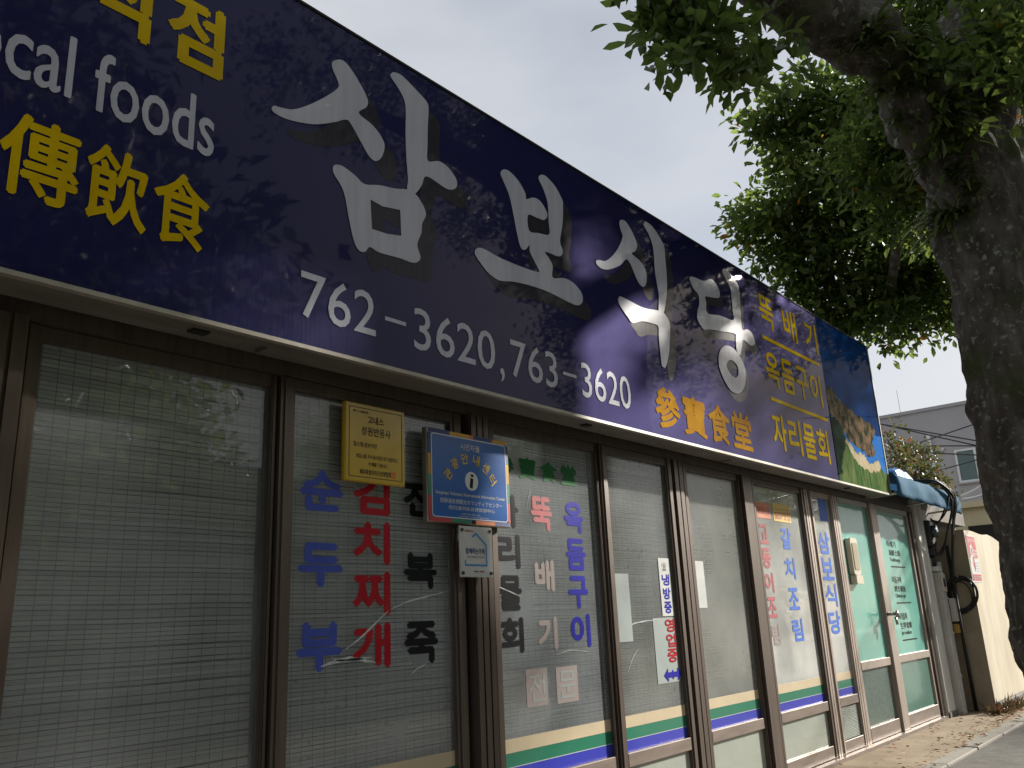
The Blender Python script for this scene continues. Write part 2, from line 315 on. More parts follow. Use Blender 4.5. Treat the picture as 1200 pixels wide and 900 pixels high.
# ------------------------------------------------------------------ ground
GZ = -.04
box('ground', 'ground', None, -400, 600, -400, 500, GZ-.6, GZ-.012, kind='structure')
box('pavement', 'asphalt', None, -30, 60, -2.2, 2.24, GZ-.2, GZ-.004, kind='structure')
ap = MB()
for i in range(24): ap.box(-6+i*1.5+.006, -4.5+i*1.5, 2.40, 3.04, GZ-.2, GZ+.002+random.uniform(0, .004))
ap.build('apron', 'apron', None, kind='structure')
kb = empty('kerb', (-6, 2.3, GZ), kind='structure')
km = None
for i in range(32):
    if km is None:
        km = MB().box(0, .985, -.075, .075, -.2, .018).build('kerb_stone', 'kerb', kb, bevel=.008); km.location = (0, .02, 0)
    else:
        c = km.copy(); COL.objects.link(c); c.parent = kb; c.location = (i*1.0, .02+random.uniform(-.004, .004), random.uniform(-.004, .004))
box('road', 'asphalt', None, -60, 90, -9.2, -2.4, GZ-.3, GZ-.16, kind='structure')
box('far_pavement', 'kerb', None, -60, 90, -12.5, -9.2, GZ-.3, GZ-.008, kind='structure')
# fallen leaves along the kerb and the wall foot
def leafquads(P, D, Nn, ln, wd, fold=.25):
    """kite shaped leaves: base P, unit direction D, normal Nn, length, width (arrays)"""
    Wv = np.cross(Nn, D); Wv /= np.linalg.norm(Wv, axis=1)[:, None]+1e-9; Nn = np.cross(D, Wv)
    a = P; t = P + D*ln[:, None] - Nn*(ln*.12)[:, None]; mid = P + D*(ln*.5)[:, None]
    l_ = mid + Wv*(wd*.5)[:, None] + Nn*(wd*fold*.5)[:, None]; r_ = mid - Wv*(wd*.5)[:, None] + Nn*(wd*fold*.5)[:, None]
    V = np.stack([a, r_, t, l_], 1).reshape(-1, 3)
    k = len(P); i = np.arange(k)*4
    Fc = np.concatenate([np.stack([i, i+1, i+2], 1), np.stack([i, i+2, i+3], 1)])
    return V, Fc
def leafhex(P, D, Nn, ln, wd, fold=.22):
    Wv = np.cross(Nn, D); Wv /= np.linalg.norm(Wv, axis=1)[:, None]+1e-9; Nn = np.cross(D, Wv); c = lambda a: a[:, None]
    pt = lambda u, v, h: P + D*c(ln*u) + Wv*c(wd*v) + Nn*c(wd*h)
    V = np.stack([P, pt(.34, -.40, fold*.8), pt(.70, -.48, fold), pt(1, 0, -.25), pt(.70, .48, fold), pt(.34, .40, fold*.8)], 1).reshape(-1, 3)
    i = np.arange(len(P))*6; T_ = lambda a, b, d: np.stack([i+a, i+b, i+d], 1)
    return V, np.concatenate([T_(0, 1, 2), T_(0, 2, 3), T_(0, 3, 4), T_(0, 4, 5)])
def arrmesh(name, V, Fc, m, parent=None, **k):
    me = bpy.data.meshes.new(name); me.vertices.add(len(V)); me.vertices.foreach_set('co', V.astype(np.float32).ravel())
    me.loops.add(len(Fc)*3); me.loops.foreach_set('vertex_index', Fc.astype(np.int32).ravel()); me.polygons.add(len(Fc))
    me.polygons.foreach_set('loop_start', (np.arange(len(Fc))*3).astype(np.int32)); me.update(calc_edges=True); me.validate()
    me.materials.append(M[m]); o = bpy.data.objects.new(name, me); COL.objects.link(o)
    if parent is not None: attach(o, parent)
    return tag(o, **k)
def unit(a): return a/(np.linalg.norm(a, axis=1)[:, None]+1e-9)
n = 430
x = rng.uniform(6.5, 14.5, n); y = np.where(rng.random(n) < .55, rng.normal(2.45, .09, n), rng.uniform(2.35, 3.05, n)); y = np.clip(y, 2.1, 3.02)
keep = rng.random(n) < np.clip((x-7.2)/4, .08, 1); x, y = x[keep], y[keep]; n = len(x)
P = np.stack([x, y, np.full(n, GZ+.014)+rng.uniform(.012, .022, n)], 1); a = rng.uniform(0, 6.28, n)
D = unit(np.stack([np.cos(a), np.sin(a), rng.uniform(-.05, .25, n)], 1)); Nn = unit(np.stack([rng.normal(0, .25, n), rng.normal(0, .25, n), np.ones(n)], 1))
V, Fc = leafquads(P, D, Nn, rng.uniform(.03, .075, n), rng.uniform(.02, .035, n)); arrmesh('fallen_leaves', V, Fc, 'litter', kind='stuff', label='brown fallen leaves strewn along the kerb and wall foot', cat='leaves')

# ------------------------------------------------------------------ restaurant building
B = empty('restaurant_building', (6, 3.3, GZ), label='low restaurant building with bronze framed sliding windows under the long sign', cat='building')
box('back_wall', 'conc', B, -1.2, 9.5, 8.0, 8.2, GZ, 3.6)
box('side_wall', 'conc', B, -1.25, -1.05, 3.2, 7.99, GZ, 3.6)
box('side_wall', 'conc', B, 9.36, 9.5, 3.3, 7.99, GZ, 3.6); box('annex_wall', 'conc', B, 11.14, 11.3, 3.3, 7.99, GZ, 2.5); box('annex_roof', 'conc', B, 9.51, 11.3, 3.21, 8.0, 2.53, 2.62)
box('roof', 'conc', B, -1.3, 9.52, 3.065, 8.25, 3.602, 3.75)
box('floor', 'conc', B, -1.04, 11.13, 3.2, 7.98, GZ-.1, GZ+.03)
box('interior_partition', 'dark', B, -1.04, 11.13, 4.6, 4.7, GZ+.032, 2.5)
box('lintel', 'bronze_d', B, -1.2, 11.1, 3.07, 3.2, 2.345, 2.52)
box('lintel_panel', 'dark', B, -1.2, 9.5, 3.0, 3.2, 2.523, 3.6)
box('threshold', 'rail', B, .8, 11.12, 3.03, 3.16, GZ, GZ+.035)
YS = 3.09                                    # front of the sashes
def post(x0, x1, y0=3.035, m='bronze', ribs=0):
    mb = MB().box(x0, x1, y0+.012, 3.15, GZ+.036, 2.344)
    wd = x1-x0
    if ribs:
        rw = wd/ribs
        for i in range(ribs): mb.box(x0+i*rw+rw*.12, x0+(i+1)*rw-rw*.12, y0, y0+.011, GZ+.037, 2.343)
    else: mb.box(x0+.008, x1-.008, y0, y0+.011, GZ+.037, 2.343)
    return mb.build('mullion', m, B)
for a in ((.80, 1.035, 3.03, 'bronze', 4), (2.055, 2.085, 3.10, 'bronze_d', 0), (3.257, 3.405, 3.045, 'bronze', 3), (5.425, 5.56, 3.062, 'bronze', 2), (6.53, 6.70, 3.06, 'bronze', 0), (7.86, 7.96, 3.085, 'alu', 2), (8.585, 8.70, 3.085, 'alu', 2), (11.10, 11.22, 3.08, 'bronze', 2)): post(*a)

def sash(x0, x1, y, fm, gm, stripes=True, lower='frost', sw=.055, top=2.29, left=None, right=None):
    """x0..x1 is the visible glass"""
    l, r_ = x0-(left or sw), x1+(right or sw); d = .042
    mb = MB()
    zb = GZ+.04
    for a, b in ((l, x0), (x1, r_)):
        mb.box(a, b, y, y+d, zb, 2.343); mb.box(a+(b-a)*.25, b-(b-a)*.25, y-.008, y-.001, zb+.004, 2.34)
    mb.box(x0+.001, x1-.001, y+.002, y+d-.002, top, 2.342)
    s = mb.build('sliding_door', fm, B)
    z1, z2 = (.463, .386)
    box('mid_rail', 'rail', s, x0+.001, x1-.001, y-.002, y+d-.004, z2, z1, bevel=.003)
    box('bottom_rail', 'rail', s, x0+.001, x1-.001, y-.001, y+d-.004, zb, .10, bevel=.003)
    yg = y+.024
    pn = box('pane', gm, s, x0-.004, x1+.004, yg, yg+.005, z1+.001, top-.001); pn.data.materials.append(M['clear'])
    for q, p_ in enumerate(pn.data.polygons): p_.material_index = 0 if q == 2 else 1
    if lower == 'louvre':
        for i in range(22):
            z = .108+i*.0125; MB().add([(x0, yg-.012, z), (x1, yg-.012, z), (x1, yg+.006, z+.009), (x0, yg+.006, z+.009), (x0, yg-.010, z-.002), (x1, yg-.010, z-.002)], [(0, 1, 2, 3), (4, 5, 1, 0)]).build('louvre', 'frost', s)
        box('louvre_back', 'dark', s, x0, x1, yg+.008, yg+.014, .101, z2-.001)
    else: box('lower_pane', lower, s, x0-.004, x1+.004, yg, yg+.006, .101, z2-.001)
    if stripes:
        for zz0, zz1, mm in ((.601, .668, 'beige'), (.533, .600, 'green'), (.4645, .532, 'blue')): box('tape_stripe', mm, s, x0+.001, x1-.001, yg-.0016, yg-.0004, zz0, zz1)
        box('tape_edge', 'paper', s, x0+.001, x1-.001, yg-.0018, yg-.0017, .530, .5335)
    return s, yg-.002
S1, y1 = sash(1.105, 2.05, 3.10, 'bronze', 'g1', left=.065, right=.004)
S2, y2 = sash(2.164, 3.145, 3.085, 'bronze', 'g2', left=.074, right=.078)
S3, y3 = sash(3.488, 4.470, 3.085, 'bronze', 'g3', left=.066, right=.004)
S4, y4 = sash(4.580, 5.335, 3.075, 'bronze', 'g4', left=.075, right=.075)
S5, y5 = sash(5.655, 6.490, 3.09, 'bronze', 'g5', left=.075, right=.03)
S6, y6 = sash(6.800, 7.780, 3.09, 'bronze', 'g6', left=.07, right=.065)
S7, y7 = sash(8.060, 8.525, 3.09, 'alu', 'g6', left=.07, right=.055, lower='louvre')
for s_, lb in ((S1, 'plain unlettered pane at the left end'),): s_['label'] = 'widest plain window sash without lettering'
# the two teal doors of the entrance
def teal_door(x0, x1, left, right, lowm):
    y = 3.10; mb = MB(); zb = GZ+.04
    mb.box(x0-left, x0, y, y+.042, zb, 2.343); mb.box(x1, x1+right, y, y+.042, zb, 2.343); mb.box(x0+.001, x1-.001, y+.002, y+.04, 2.29, 2.342)
    s = mb.build('entrance_door', 'alu', B)
    box('mid_rail', 'alu', s, x0+.001, x1-.001, y-.004, y+.038, .650, .728, bevel=.003)
    box('bottom_rail', 'rail', s, x0+.001, x1-.001, y-.003, y+.038, zb, .13, bevel=.003)
    box('pane', 'teal', s, x0-.004, x1+.004, y+.022, y+.028, .729, 2.289)
    box('lower_pane', lowm, s, x0-.004, x1+.004, y+.022, y+.028, .131, .649)
    return s
D1 = teal_door(8.755, 9.640, .05, .02, 'patt'); D2 = teal_door(9.93, 11.03, .05, .06, 'teal_low')
mb = MB().box(9.665, 9.87, 3.075, 3.14, GZ+.036, 2.344); mb.build('door_jamb', 'alu', B, bevel=.004)
box('transom_board', 'paper', B, 8.76, 9.63, 3.095, 3.099, 2.292, 2.341); box('transom_board', 'paper', B, 9.94, 11.02, 3.095, 3.099, 2.292, 2.341)
kn = MB(); kn.tube([(9.70, 3.08, 1.16), (9.70, 2.985, 1.16)], .018, 10); kn.tube([(9.70, 2.985, 1.16), (9.70, 2.965, 1.16)], .036, 12); kn.tube([(9.70, 3.0, 1.13), (9.695, 2.99, 1.05)], .014, 8)
kn.build('lock_knob', 'steel', B, smooth=True)

# blinds behind the windows
def blind(x0, x1, y, m, label, z0=.62, z1=2.30, pitch=.0168, gap=.0034, cp=.058):
    o = MB(); z = z0; sg = 9; ph = random.uniform(0, 6)
    while z < z1:
        j = random.uniform(-.0012, .0012); sl_ = random.uniform(-.003, .003); am = random.uniform(.0004, .0022); b0 = len(o.v); h = pitch-gap
        for q in range(sg+1):
            x = x0+(x1-x0)*q/sg; zz = z+j+sl_*q/sg+am*math.sin(q*1.1+ph+z*3); yy = y+.004*math.sin(q*.9+z*4)
            o.v += [(x, yy, zz), (x, yy-.001, zz+h), (x, yy+.004, zz+h), (x, yy+.004, zz)]
        for q in range(sg):
            a = b0+q*4; o.f += [(a+u_, a+4+u_, a+4+(u_+1) % 4, a+(u_+1) % 4) for u_ in range(4)]
        z += pitch
    b = o.build('slatted_blind', m, None, label=label, cat='blind', group='slatted blinds behind the windows')
    c = MB(); x = x0+.02
    while x < x1:
        dx = random.uniform(-.004, .004); c.add([(x+.003*math.sin(z_*2+x*9)+d_, y-.006, z_) for z_ in np.linspace(z0, z1, 9) for d_ in (0, .0024)], [(2*i_, 2*i_+1, 2*i_+3, 2*i_+2) for i_ in range(8)]); x += cp+dx
    c.build('cord', 'cord', b)
    box('head_rail', m, b, x0, x1, y-.006, y+.012, z1+.012, z1+.035)
YB = 3.165
for x0, x1, m, lb in ((1.045, 2.04, 'slat', 'grey slatted blind behind the plain unlettered left window'), (2.10, 3.20, 'slat', 'grey slatted blind behind the blue, red and black three-column lettering'),
    (3.43, 4.47, 'slat', 'grey slatted blind behind the window with green characters across its top'), (4.51, 5.42, 'slat_w', 'pale slatted blind behind the window with the white open strip'),
    (5.58, 6.52, 'slat_w', 'pale slatted blind behind the hazy window with a blank paper notice'), (6.73, 7.84, 'slat_w', 'pale slatted blind behind the window with orange and yellow stickers'),
    (7.99, 8.57, 'slat_w', 'narrow pale slatted blind behind the last lettered window before the teal doors')): blind(x0, x1, YB, m, lb)

# ------------------------------------------------------------------ lettering on the glass
def gap3(chars, x0, x1, zs, bold=.055): return [(c, x0, x1, a, b, bold) for c, (b, a) in zip(chars, zs)]
lettering(gap3('순두부', 2.217, 2.455, ((1.949, 1.765), (1.625, 1.434), (1.287, 1.083))), y2, 'lblue', S2)
lettering(column('김치찌개', 2.512, 2.738, 1.965, 1.078, .86), y2, 'lred', S2)
lettering(gap3('전복죽', 2.822, 3.045, ((1.955, 1.775), (1.600, 1.425), (1.275, 1.078))), y2, 'lblack', S2)
lettering([(c, 3.52+i*.2, 3.68+i*.2, 2.048, 2.176, -.006) for i, c in enumerate('參寶食堂')], y3, 'lgreen', S3)
lettering(column('자리물회', 3.508, 3.70, 1.945, 1.088, .84), y3, 'lblack', S3)
lettering(gap3('뚝', 3.81, 4.01, ((1.955, 1.755),), .045), y3, 'lred2', S3)
lettering(gap3('배기', 3.82, 4.0, ((1.59, 1.41), (1.27, 1.09))), y3, 'lpink', S3)
lettering(column('옥돔구이', 4.128, 4.325, 1.948, 1.089, .86), y3, 'lblue2', S3)
for x0, x1, z0, z1 in ((3.70, 3.885, .805, 1.0), (3.965, 4.165, .80, .995)): box('faded_square', 'lpink', S3, x0, x1, y3+.0004, y3+.001, z0, z1)
lettering([('전', 3.72, 3.865, .83, .975, 0), ('문', 3.985, 4.145, .825, .97, 0)], y3-.0006, 'papergreen', S3)
lettering(column('고등어조', 6.845, 7.02, 1.965, 1.19, .84), y6, 'lred2', S6)
lettering(column('림', 6.86, 7.02, 1.14, .975, 1), y6, 'lpink', S6)
lettering(column('갈치조림', 7.285, 7.505, 1.955, .985, 0.72, .04), y6, 'lblue3', S6)
lettering(column('삼보식당', 8.13, 8.42, 1.965, 1.01, .86, .04), y7, 'lblue3', S7)
box('blue_sticker', 'lblue3', S7, 8.27, 8.47, y7-.001, y7, 2.07, 2.285)
def crease_glint(pts, Y, w0, par):  # pale strips painting the sky's glint along creases in the film
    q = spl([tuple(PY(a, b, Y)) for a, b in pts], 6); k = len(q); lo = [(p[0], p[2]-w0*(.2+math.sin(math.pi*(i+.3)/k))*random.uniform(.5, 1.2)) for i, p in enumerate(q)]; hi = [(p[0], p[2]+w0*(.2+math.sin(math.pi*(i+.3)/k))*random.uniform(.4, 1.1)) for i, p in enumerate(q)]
    polymesh('film_glint', [lo+hi[::-1]], Y, .0006, 'crease_glint', par)
M['crease_glint'] = mat('sky glint on creased film', (.60, .63, .64), .25, (.40, .43, .45), 30, coat=.4)
for pts, w0 in ((((527, 692), (500, 699), (478, 705), (458, 714)), .0045), (((455, 716), (440, 730), (425, 745), (404, 762)), .006), (((376, 781), (396, 775), (415, 772), (440, 776)), .010), (((388, 770), (400, 774), (436, 770)), .005), (((480, 793), (488, 784), (500, 778)), .004)): crease_glint(pts, y2-.0005, w0, S2)
for pts, w0 in ((((572, 683), (590, 690), (612, 700)), .003), (((616, 603), (620, 580), (622, 575)), .003), (((652, 768), (668, 762), (690, 764)), .002)): crease_glint(pts, y3-.0005, w0, S3)
for pts, w0 in ((((738, 735), (745, 730), (770, 726)), .004), (((735, 790), (742, 770), (748, 760)), .003)): crease_glint(pts, y4-.0005, w0, S4)
# open strip, arrows
t = empty('open_strip', (5.22, y4, .85), label='white strip with blue and red vertical characters above a double arrow', cat='sticker')
box('backing', 'papergreen', t, 5.02, 5.30, y4-.0004, y4, .82, 1.235); box('strip', 'paper', t, 5.15, 5.30, y4-.0016, y4-.0008, 1.245, 1.632)
lettering(column('냉방중', 5.178, 5.278, 1.525, 1.262, .86), y4-.002, 'lblue2', t); lettering([('☎', 5.19, 5.25, 1.545, 1.60, .0)], y4-.002, 'lblack', t)
lettering(column('영업중', 5.168, 5.295, 1.228, .945, .9, .04), y4-.002, 'lred', t)
polymesh('double_arrow', [[(5.10, .868), (5.155, .91), (5.155, .885), (5.205, .885), (5.215, .90), (5.225, .885), (5.275, .885), (5.275, .91), (5.33, .868), (5.275, .826), (5.275, .851), (5.225, .851), (5.215, .836), (5.205, .851), (5.155, .851), (5.155, .826)]], y4-.002, .0006, 'lblue2', t)
box('paper_notice', 'papergreen', None, 4.60, 4.765, y4-.0012, y4, 1.10, 1.52, label='tall pale green paper taped inside the window left of the open strip', cat='paper')
box('paper_notice', 'paper', None, 5.665, 5.815, y5-.0012, y5, 1.29, 1.625, label='blank white paper notice on the hazy window right of the open strip', cat='paper')
st = empty('orange_sticker', (6.98, y6, 2.02), label='orange rectangular sticker left of the yellow award sticker', cat='sticker'); box('backing', 'orange', st, 6.85, 7.12, y6-.001, y6, 2.015, 2.15)
lettering([('맛있는집', 6.87, 7.10, 2.05, 2.115, .02)], y6-.0016, 'pred', st)
st = empty('award_sticker', (7.36, y6, 2.01), label='yellow award sticker with red letters at the window top', cat='sticker'); box('backing', 'pyel', st, 7.18, 7.55, y6-.001, y6, 2.005, 2.165)
lettering([('BEST맛집', 7.21, 7.53, 2.02, 2.10, .03)], y6-.0016, 'pred', st)
box('border', 'lblack', st, 7.20, 7.53, y6-.0014, y6-.0011, 2.112, 2.116)
# menu on the second teal door
yd = 3.10+.0205
tx = []
rules = MB()
for zt, (a, b, c) in ((1.96, ('·뚝배기', '海鮮土鍋', 'Ttukbaegi')), (1.56, ('·옥돔구이', '烤方頭魚', 'Okdom gui')), (1.16, ('·자리물회', '生拌雀鯛', 'Jari mulhoe'))):
    tx += [(a, 10.16, 10.50, zt-.075, zt, .02), (b, 10.22, 10.62, zt-.17, zt-.10, .02), (c, 10.22, 10.58, zt-.245, zt-.19, .01)]
    rules.box(10.22, 10.74, yd-.0006, yd, zt-.298, zt-.284)
lettering(tx, yd, 'lblack', D2); rules.build('rule', 'lblack', D2)

# ------------------------------------------------------------------ the long sign
SY = 2.80; SX0, SX1, SZ0, SZ1 = -1.2, 9.55, 2.385, 4.058
SG = empty('shop_sign', (4.2, 2.9, SZ0), label='long navy fascia sign with pale brush characters and yellow menu lettering', cat='sign')
box('face_panel', 'sign', SG, SX0, 8.05, SY, SY+.03, SZ0+.012, SZ1-.01)
box('sign_box', 'conc', SG, SX0, SX1-.004, SY+.031, 3.05, SZ0+.02, SZ1-.012)
box('top_trim', 'dark', SG, SX0, SX1-.01, SY-.006, 3.06, SZ1-.0095, SZ1+.004)
box('bottom_trim', 'trim', SG, SX0, SX1-.01, SY-.008, SY+.022, SZ0-.006, SZ0+.0115)
box('end_trim', 'trim', SG, SX1-.009, SX1+.004, SY-.008, 3.06, SZ0-.008, SZ1+.006)
nx = [PZ(262, 398, SZ0)[0], PZ(289, 407, SZ0)[0], PZ(806, 533, SZ0)[0]]
sf = MB().box(SX0, SX1-.011, SY+.0225, SY+.098, SZ0, SZ0+.0195).build('soffit_board', 'soffit', SG)
for a, b in ((SX0, 1.78), (1.90, 6.02), (6.06, SX1-.011)): box('soffit_board', 'soffit', SG, a, b, SY+.101, SY+.205, SZ0+.002, SZ0+.0195)
for a, b in ((1.55, 1.62), (4.1, 4.16), (8.5, 8.56)): box('soffit_clip', 'dark', SG, a, b, SY+.075, SY+.125, SZ0-.008, SZ0-.001)
LY = SY-.0015
def glyph_px(name, origin, sc, outer, holes=(), gh=(.085, -.075)):
    f = lambda pts, n: [(lambda p: (p[0], p[2]))(PY(origin[0]+a*sc, origin[1]+b*sc, SY)) for a, b in catmull(pts, n)]
    lo = [f(outer, 4)] + [f(h, 1) for h in holes]
    g = [[(a+gh[0], b+gh[1]) for a, b in q] for q in lo]
    polymesh('character_shadow', g, LY+.001, .0006, 'ghost', SG)
    polymesh(name, lo, LY-.0006-.0004*len(_g), .0012, 'letter', SG); _g.append(1)
_g = []
o1 = (300, 60); s1 = 260/900
glyph_px('character_stroke', o1, s1, [(335,35),(360,45),(395,90),(430,150),(452,200),(446,228),(415,252),(470,300),(505,345),(520,385),(508,430),(485,446),(460,430),(430,380),(385,298),(363,278),(320,288),(250,297),(190,292),(120,275),(75,252),(62,235),(72,222),(100,230),(150,237),(215,218),(290,180),(332,148),(330,120),(310,75),(308,45)])
glyph_px('character_stroke', o1, s1, [(560,87),(590,100),(640,150),(690,205),(698,240),(695,300),(694,380),(695,445),(740,447),(780,475),(810,520),(812,550),(795,562),(765,555),(690,508),(670,545),(643,578),(612,562),(615,520),(608,430),(605,330),(606,250),(600,200),(575,150),(545,105),(548,90)])
glyph_px('character_stroke', o1, s1, [(320,462),(350,468),(400,505),(438,540),(500,545),(560,558),(612,562),(643,578),(675,625),(687,665),(672,700),(668,740),(652,785),(665,835),(655,855),(630,858),(580,840),(500,818),(460,795),(440,815),(415,808),(395,770),(375,680),(360,595),(345,550),(315,500),(310,475)], [[(462,602),(510,630),(583,645),(587,750),(530,742),(468,722)]])
o2 = (540, 190); s2 = 160/758
glyph_px('character', o2, s2, [(235,42),(270,55),(320,110),(355,175),(360,207),(400,198),(440,220),(475,280),(474,310),(455,322),(420,310),(370,295),(377,382),(430,395),(488,402),(485,330),(480,230),(455,150),(430,95),(440,73),(470,80),(520,135),(560,210),(564,240),(562,340),(548,440),(563,490),(555,520),(530,522),(465,498),(490,540),(507,580),(507,642),(570,645),(620,670),(660,715),(674,750),(668,785),(640,795),(580,770),(480,720),(380,685),(290,665),(220,660),(180,640),(140,605),(85,530),(75,495),(95,477),(130,485),(200,525),(290,565),(370,595),(430,612),(425,590),(400,540),(380,495),(378,462),(355,487),(330,475),(310,400),(295,320),(270,200),(240,120),(218,65)])
o3 = (690, 250); s3 = 110/521
glyph_px('character_stroke', o3, s3, [(175,38),(200,45),(230,90),(255,145),(265,180),(255,210),(235,225),(275,260),(310,310),(318,370),(308,405),(290,405),(265,370),(213,258),(170,290),(110,312),(70,308),(42,285),(38,265),(55,260),(90,265),(130,235),(165,185),(185,130),(175,95),(167,55)])
glyph_px('character_stroke', o3, s3, [(315,48),(350,75),(390,135),(415,185),(420,250),(428,330),(430,440),(412,553),(385,540),(385,450),(365,330),(355,200),(335,130),(303,70),(305,52)])
glyph_px('character_stroke', o3, s3, [(175,463),(220,485),(300,525),(385,541),(412,553),(440,595),(447,640),(443,760),(425,850),(410,855),(400,830),(385,690),(382,630),(350,612),(290,600),(240,610),(215,580),(180,530),(160,490),(163,468)])
o4 = (800, 305); s4 = 100/562
glyph_px('character_stroke', o4, s4, [(55,110),(85,118),(135,138),(180,125),(210,150),(235,195),(237,245),(200,248),(145,240),(150,280),(158,350),(240,365),(328,395),(325,330),(318,250),(308,180),(280,125),(258,80),(262,60),(280,60),(300,78),(340,130),(365,180),(373,260),(378,350),(388,455),(420,455),(450,480),(470,530),(465,560),(440,560),(395,525),(385,580),(372,625),(352,595),(345,520),(340,485),(260,470),(170,455),(140,460),(110,425),(92,380),(95,330),(105,290),(100,230),(70,190),(45,140),(42,118)], gh=(.05, -.06))
glyph_px('character_stroke', o4, s4, [(280,562),(320,575),(360,615),(395,680),(410,740),(405,820),(385,865),(350,878),(310,855),(270,790),(240,715),(232,650),(245,590)], [catmull([(305,658),(335,670),(358,705),(362,750),(345,773),(315,755),(290,715),(285,680)], 4)], gh=(.05, -.06))
LZ = LY-.001
lettering([(c, 1.567-.245-(4-i)*.31, 1.567-(4-i)*.31, 3.435, 3.765, -.011) for i, c in enumerate('향토음식점')], LZ, 'yellow', SG)
lettering([('foods', 1.072, 1.546, 3.072, 3.324, .012), ('Local', .56, 1.0, 3.077, 3.326, .012)], LZ, 'letter', SG)
lettering([(c, a, b, 2.655, 2.96, -.0055) for c, a, b in (('傳', .80, 1.055), ('飲', 1.075, 1.30), ('食', 1.318, 1.544))], LZ, 'yellow', SG)
lettering([('762', 1.975, 2.385, 2.518, 2.726, .006), ('–', 2.44, 2.57, 2.615, 2.634, 0), ('3620', 2.62, 3.20, 2.516, 2.728, .006), (',', 3.235, 3.27, 2.468, 2.545, .01), ('763', 3.325, 3.735, 2.516, 2.728, .006), ('–', 3.79, 3.92, 2.615, 2.634, 0), ('3620', 3.97, 4.50, 2.514, 2.73, .006)], LZ, 'letter', SG, 'phone_number')
lettering([(c, 4.79+i*.372, 5.125+i*.372, 2.452, 2.748, -.009) for i, c in enumerate('參寶食堂')], LZ, 'ochre', SG)
lettering([(c, 6.70+i*.50, 7.0+i*.50, 3.625, 3.93, .025) for i, c in enumerate('뚝배기')], LZ, 'yellow', SG)
lettering([(c, 6.685+i*.32, 6.96+i*.32, 3.085, 3.40, .03) for i, c in enumerate('옥돔구이')], LZ, 'yellow', SG)
lettering([(c, 6.66+i*.32, 6.94+i*.32, 2.535, 2.855, .03) for i, c in enumerate('자리물회')], LZ, 'yellow', SG)
for z in (3.505, 2.955): box('rule', 'yellow', SG, 6.70, 7.975, LZ-.0004, LZ, z, z+.032)
# printed seascape at the right end
M['p_sky'] = mat('print deep blue', (.006, .03, .13), .35, (.010, .055, .20), 1.4, (1, 1, .8), coat=.06, spec=.0)
M['p_sea'] = mat('print sea', (.02, .12, .42), .35, (.04, .18, .52), 3, (1, 1, 3), coat=.06, spec=.0)
M['p_rock'] = mat('print islet', (.025, .035, .02), .4, (.19, .13, .085), 9, coat=.06, spec=.0, ramp=(.42, .62))
M['p_sand'] = mat('print sand', (.42, .36, .22), .4, (.52, .45, .33), 12, coat=.06, spec=.0)
M['p_grass'] = mat('print meadow', (.035, .10, .03), .4, (.16, .20, .08), 5, (3, 1, .6), coat=.06, spec=.0, ramp=(.38, .66))
M['p_tree'] = mat('print dark shrub', (.008, .02, .014), .4, (.02, .05, .03), 12, coat=.06, spec=.0)
pic = box('picture_panel', 'p_sky', SG, 8.053, SX1-.012, SY, SY+.03, SZ0+.012, SZ1-.01)
rj = random.Random(3)
def rough_edge(pts, amp, sub=5):
    o = []
    for i in range(len(pts)-1):
        a, b = pts[i], pts[i+1]
        for j in range(sub): t = j/sub; o.append((a[0]+(b[0]-a[0])*t + rj.uniform(-amp, amp)*(i+j > 0), a[1]+(b[1]-a[1])*t + rj.uniform(-amp, amp)*(i+j > 0)))
    o.append(pts[-1]); return o
L0, R0 = 8.055, SX1-.014; yb = SZ0+.014
polymesh('print', [[(L0, yb), (R0, yb)] + rough_edge([(R0, 3.02), (9.2, 3.0), (8.9, 2.98), (8.5, 2.98), (L0, 3.05)], .01)], SY-.001, .0006, 'p_sea', pic)
polymesh('print', [rough_edge([(L0, 3.30), (8.2, 3.33), (8.35, 3.25), (8.6, 3.2), (8.85, 3.16), (9.1, 3.12), (9.3, 3.13), (9.36, 3.05), (9.2, 2.92), (9.25, 2.80), (9.05, 2.74), (8.75, 2.80), (8.45, 2.86), (8.2, 2.98), (L0, 3.05)], .022, 6)], SY-.0018, .0006, 'p_rock', pic)
polymesh('print', [[(L0, yb), (R0, yb)] + rough_edge([(R0, 2.60), (9.3, 2.66), (9.05, 2.63), (8.7, 2.72), (8.45, 2.82), (8.25, 2.90), (L0, 2.96)], .012, 6)], SY-.0026, .0006, 'p_grass', pic)
polymesh('print', [rough_edge([(8.3, 2.885), (8.5, 2.80), (8.7, 2.735), (8.85, 2.75), (9.0, 2.66), (9.2, 2.705), (9.3, 2.73), (9.38, 2.65), (9.25, 2.60), (8.95, 2.575), (8.7, 2.61), (8.5, 2.71), (8.3, 2.885)], .02, 7)], SY-.0034, .0006, 'p_sand', pic)
polymesh('print', [rough_edge([(L0, 3.05), (8.3, 2.99), (8.38, 2.86), (8.3, 2.70), (8.2, 2.62), (8.14, 2.48), (L0, 2.45)], .03, 7)], SY-.0042, .0006, 'p_tree', pic)

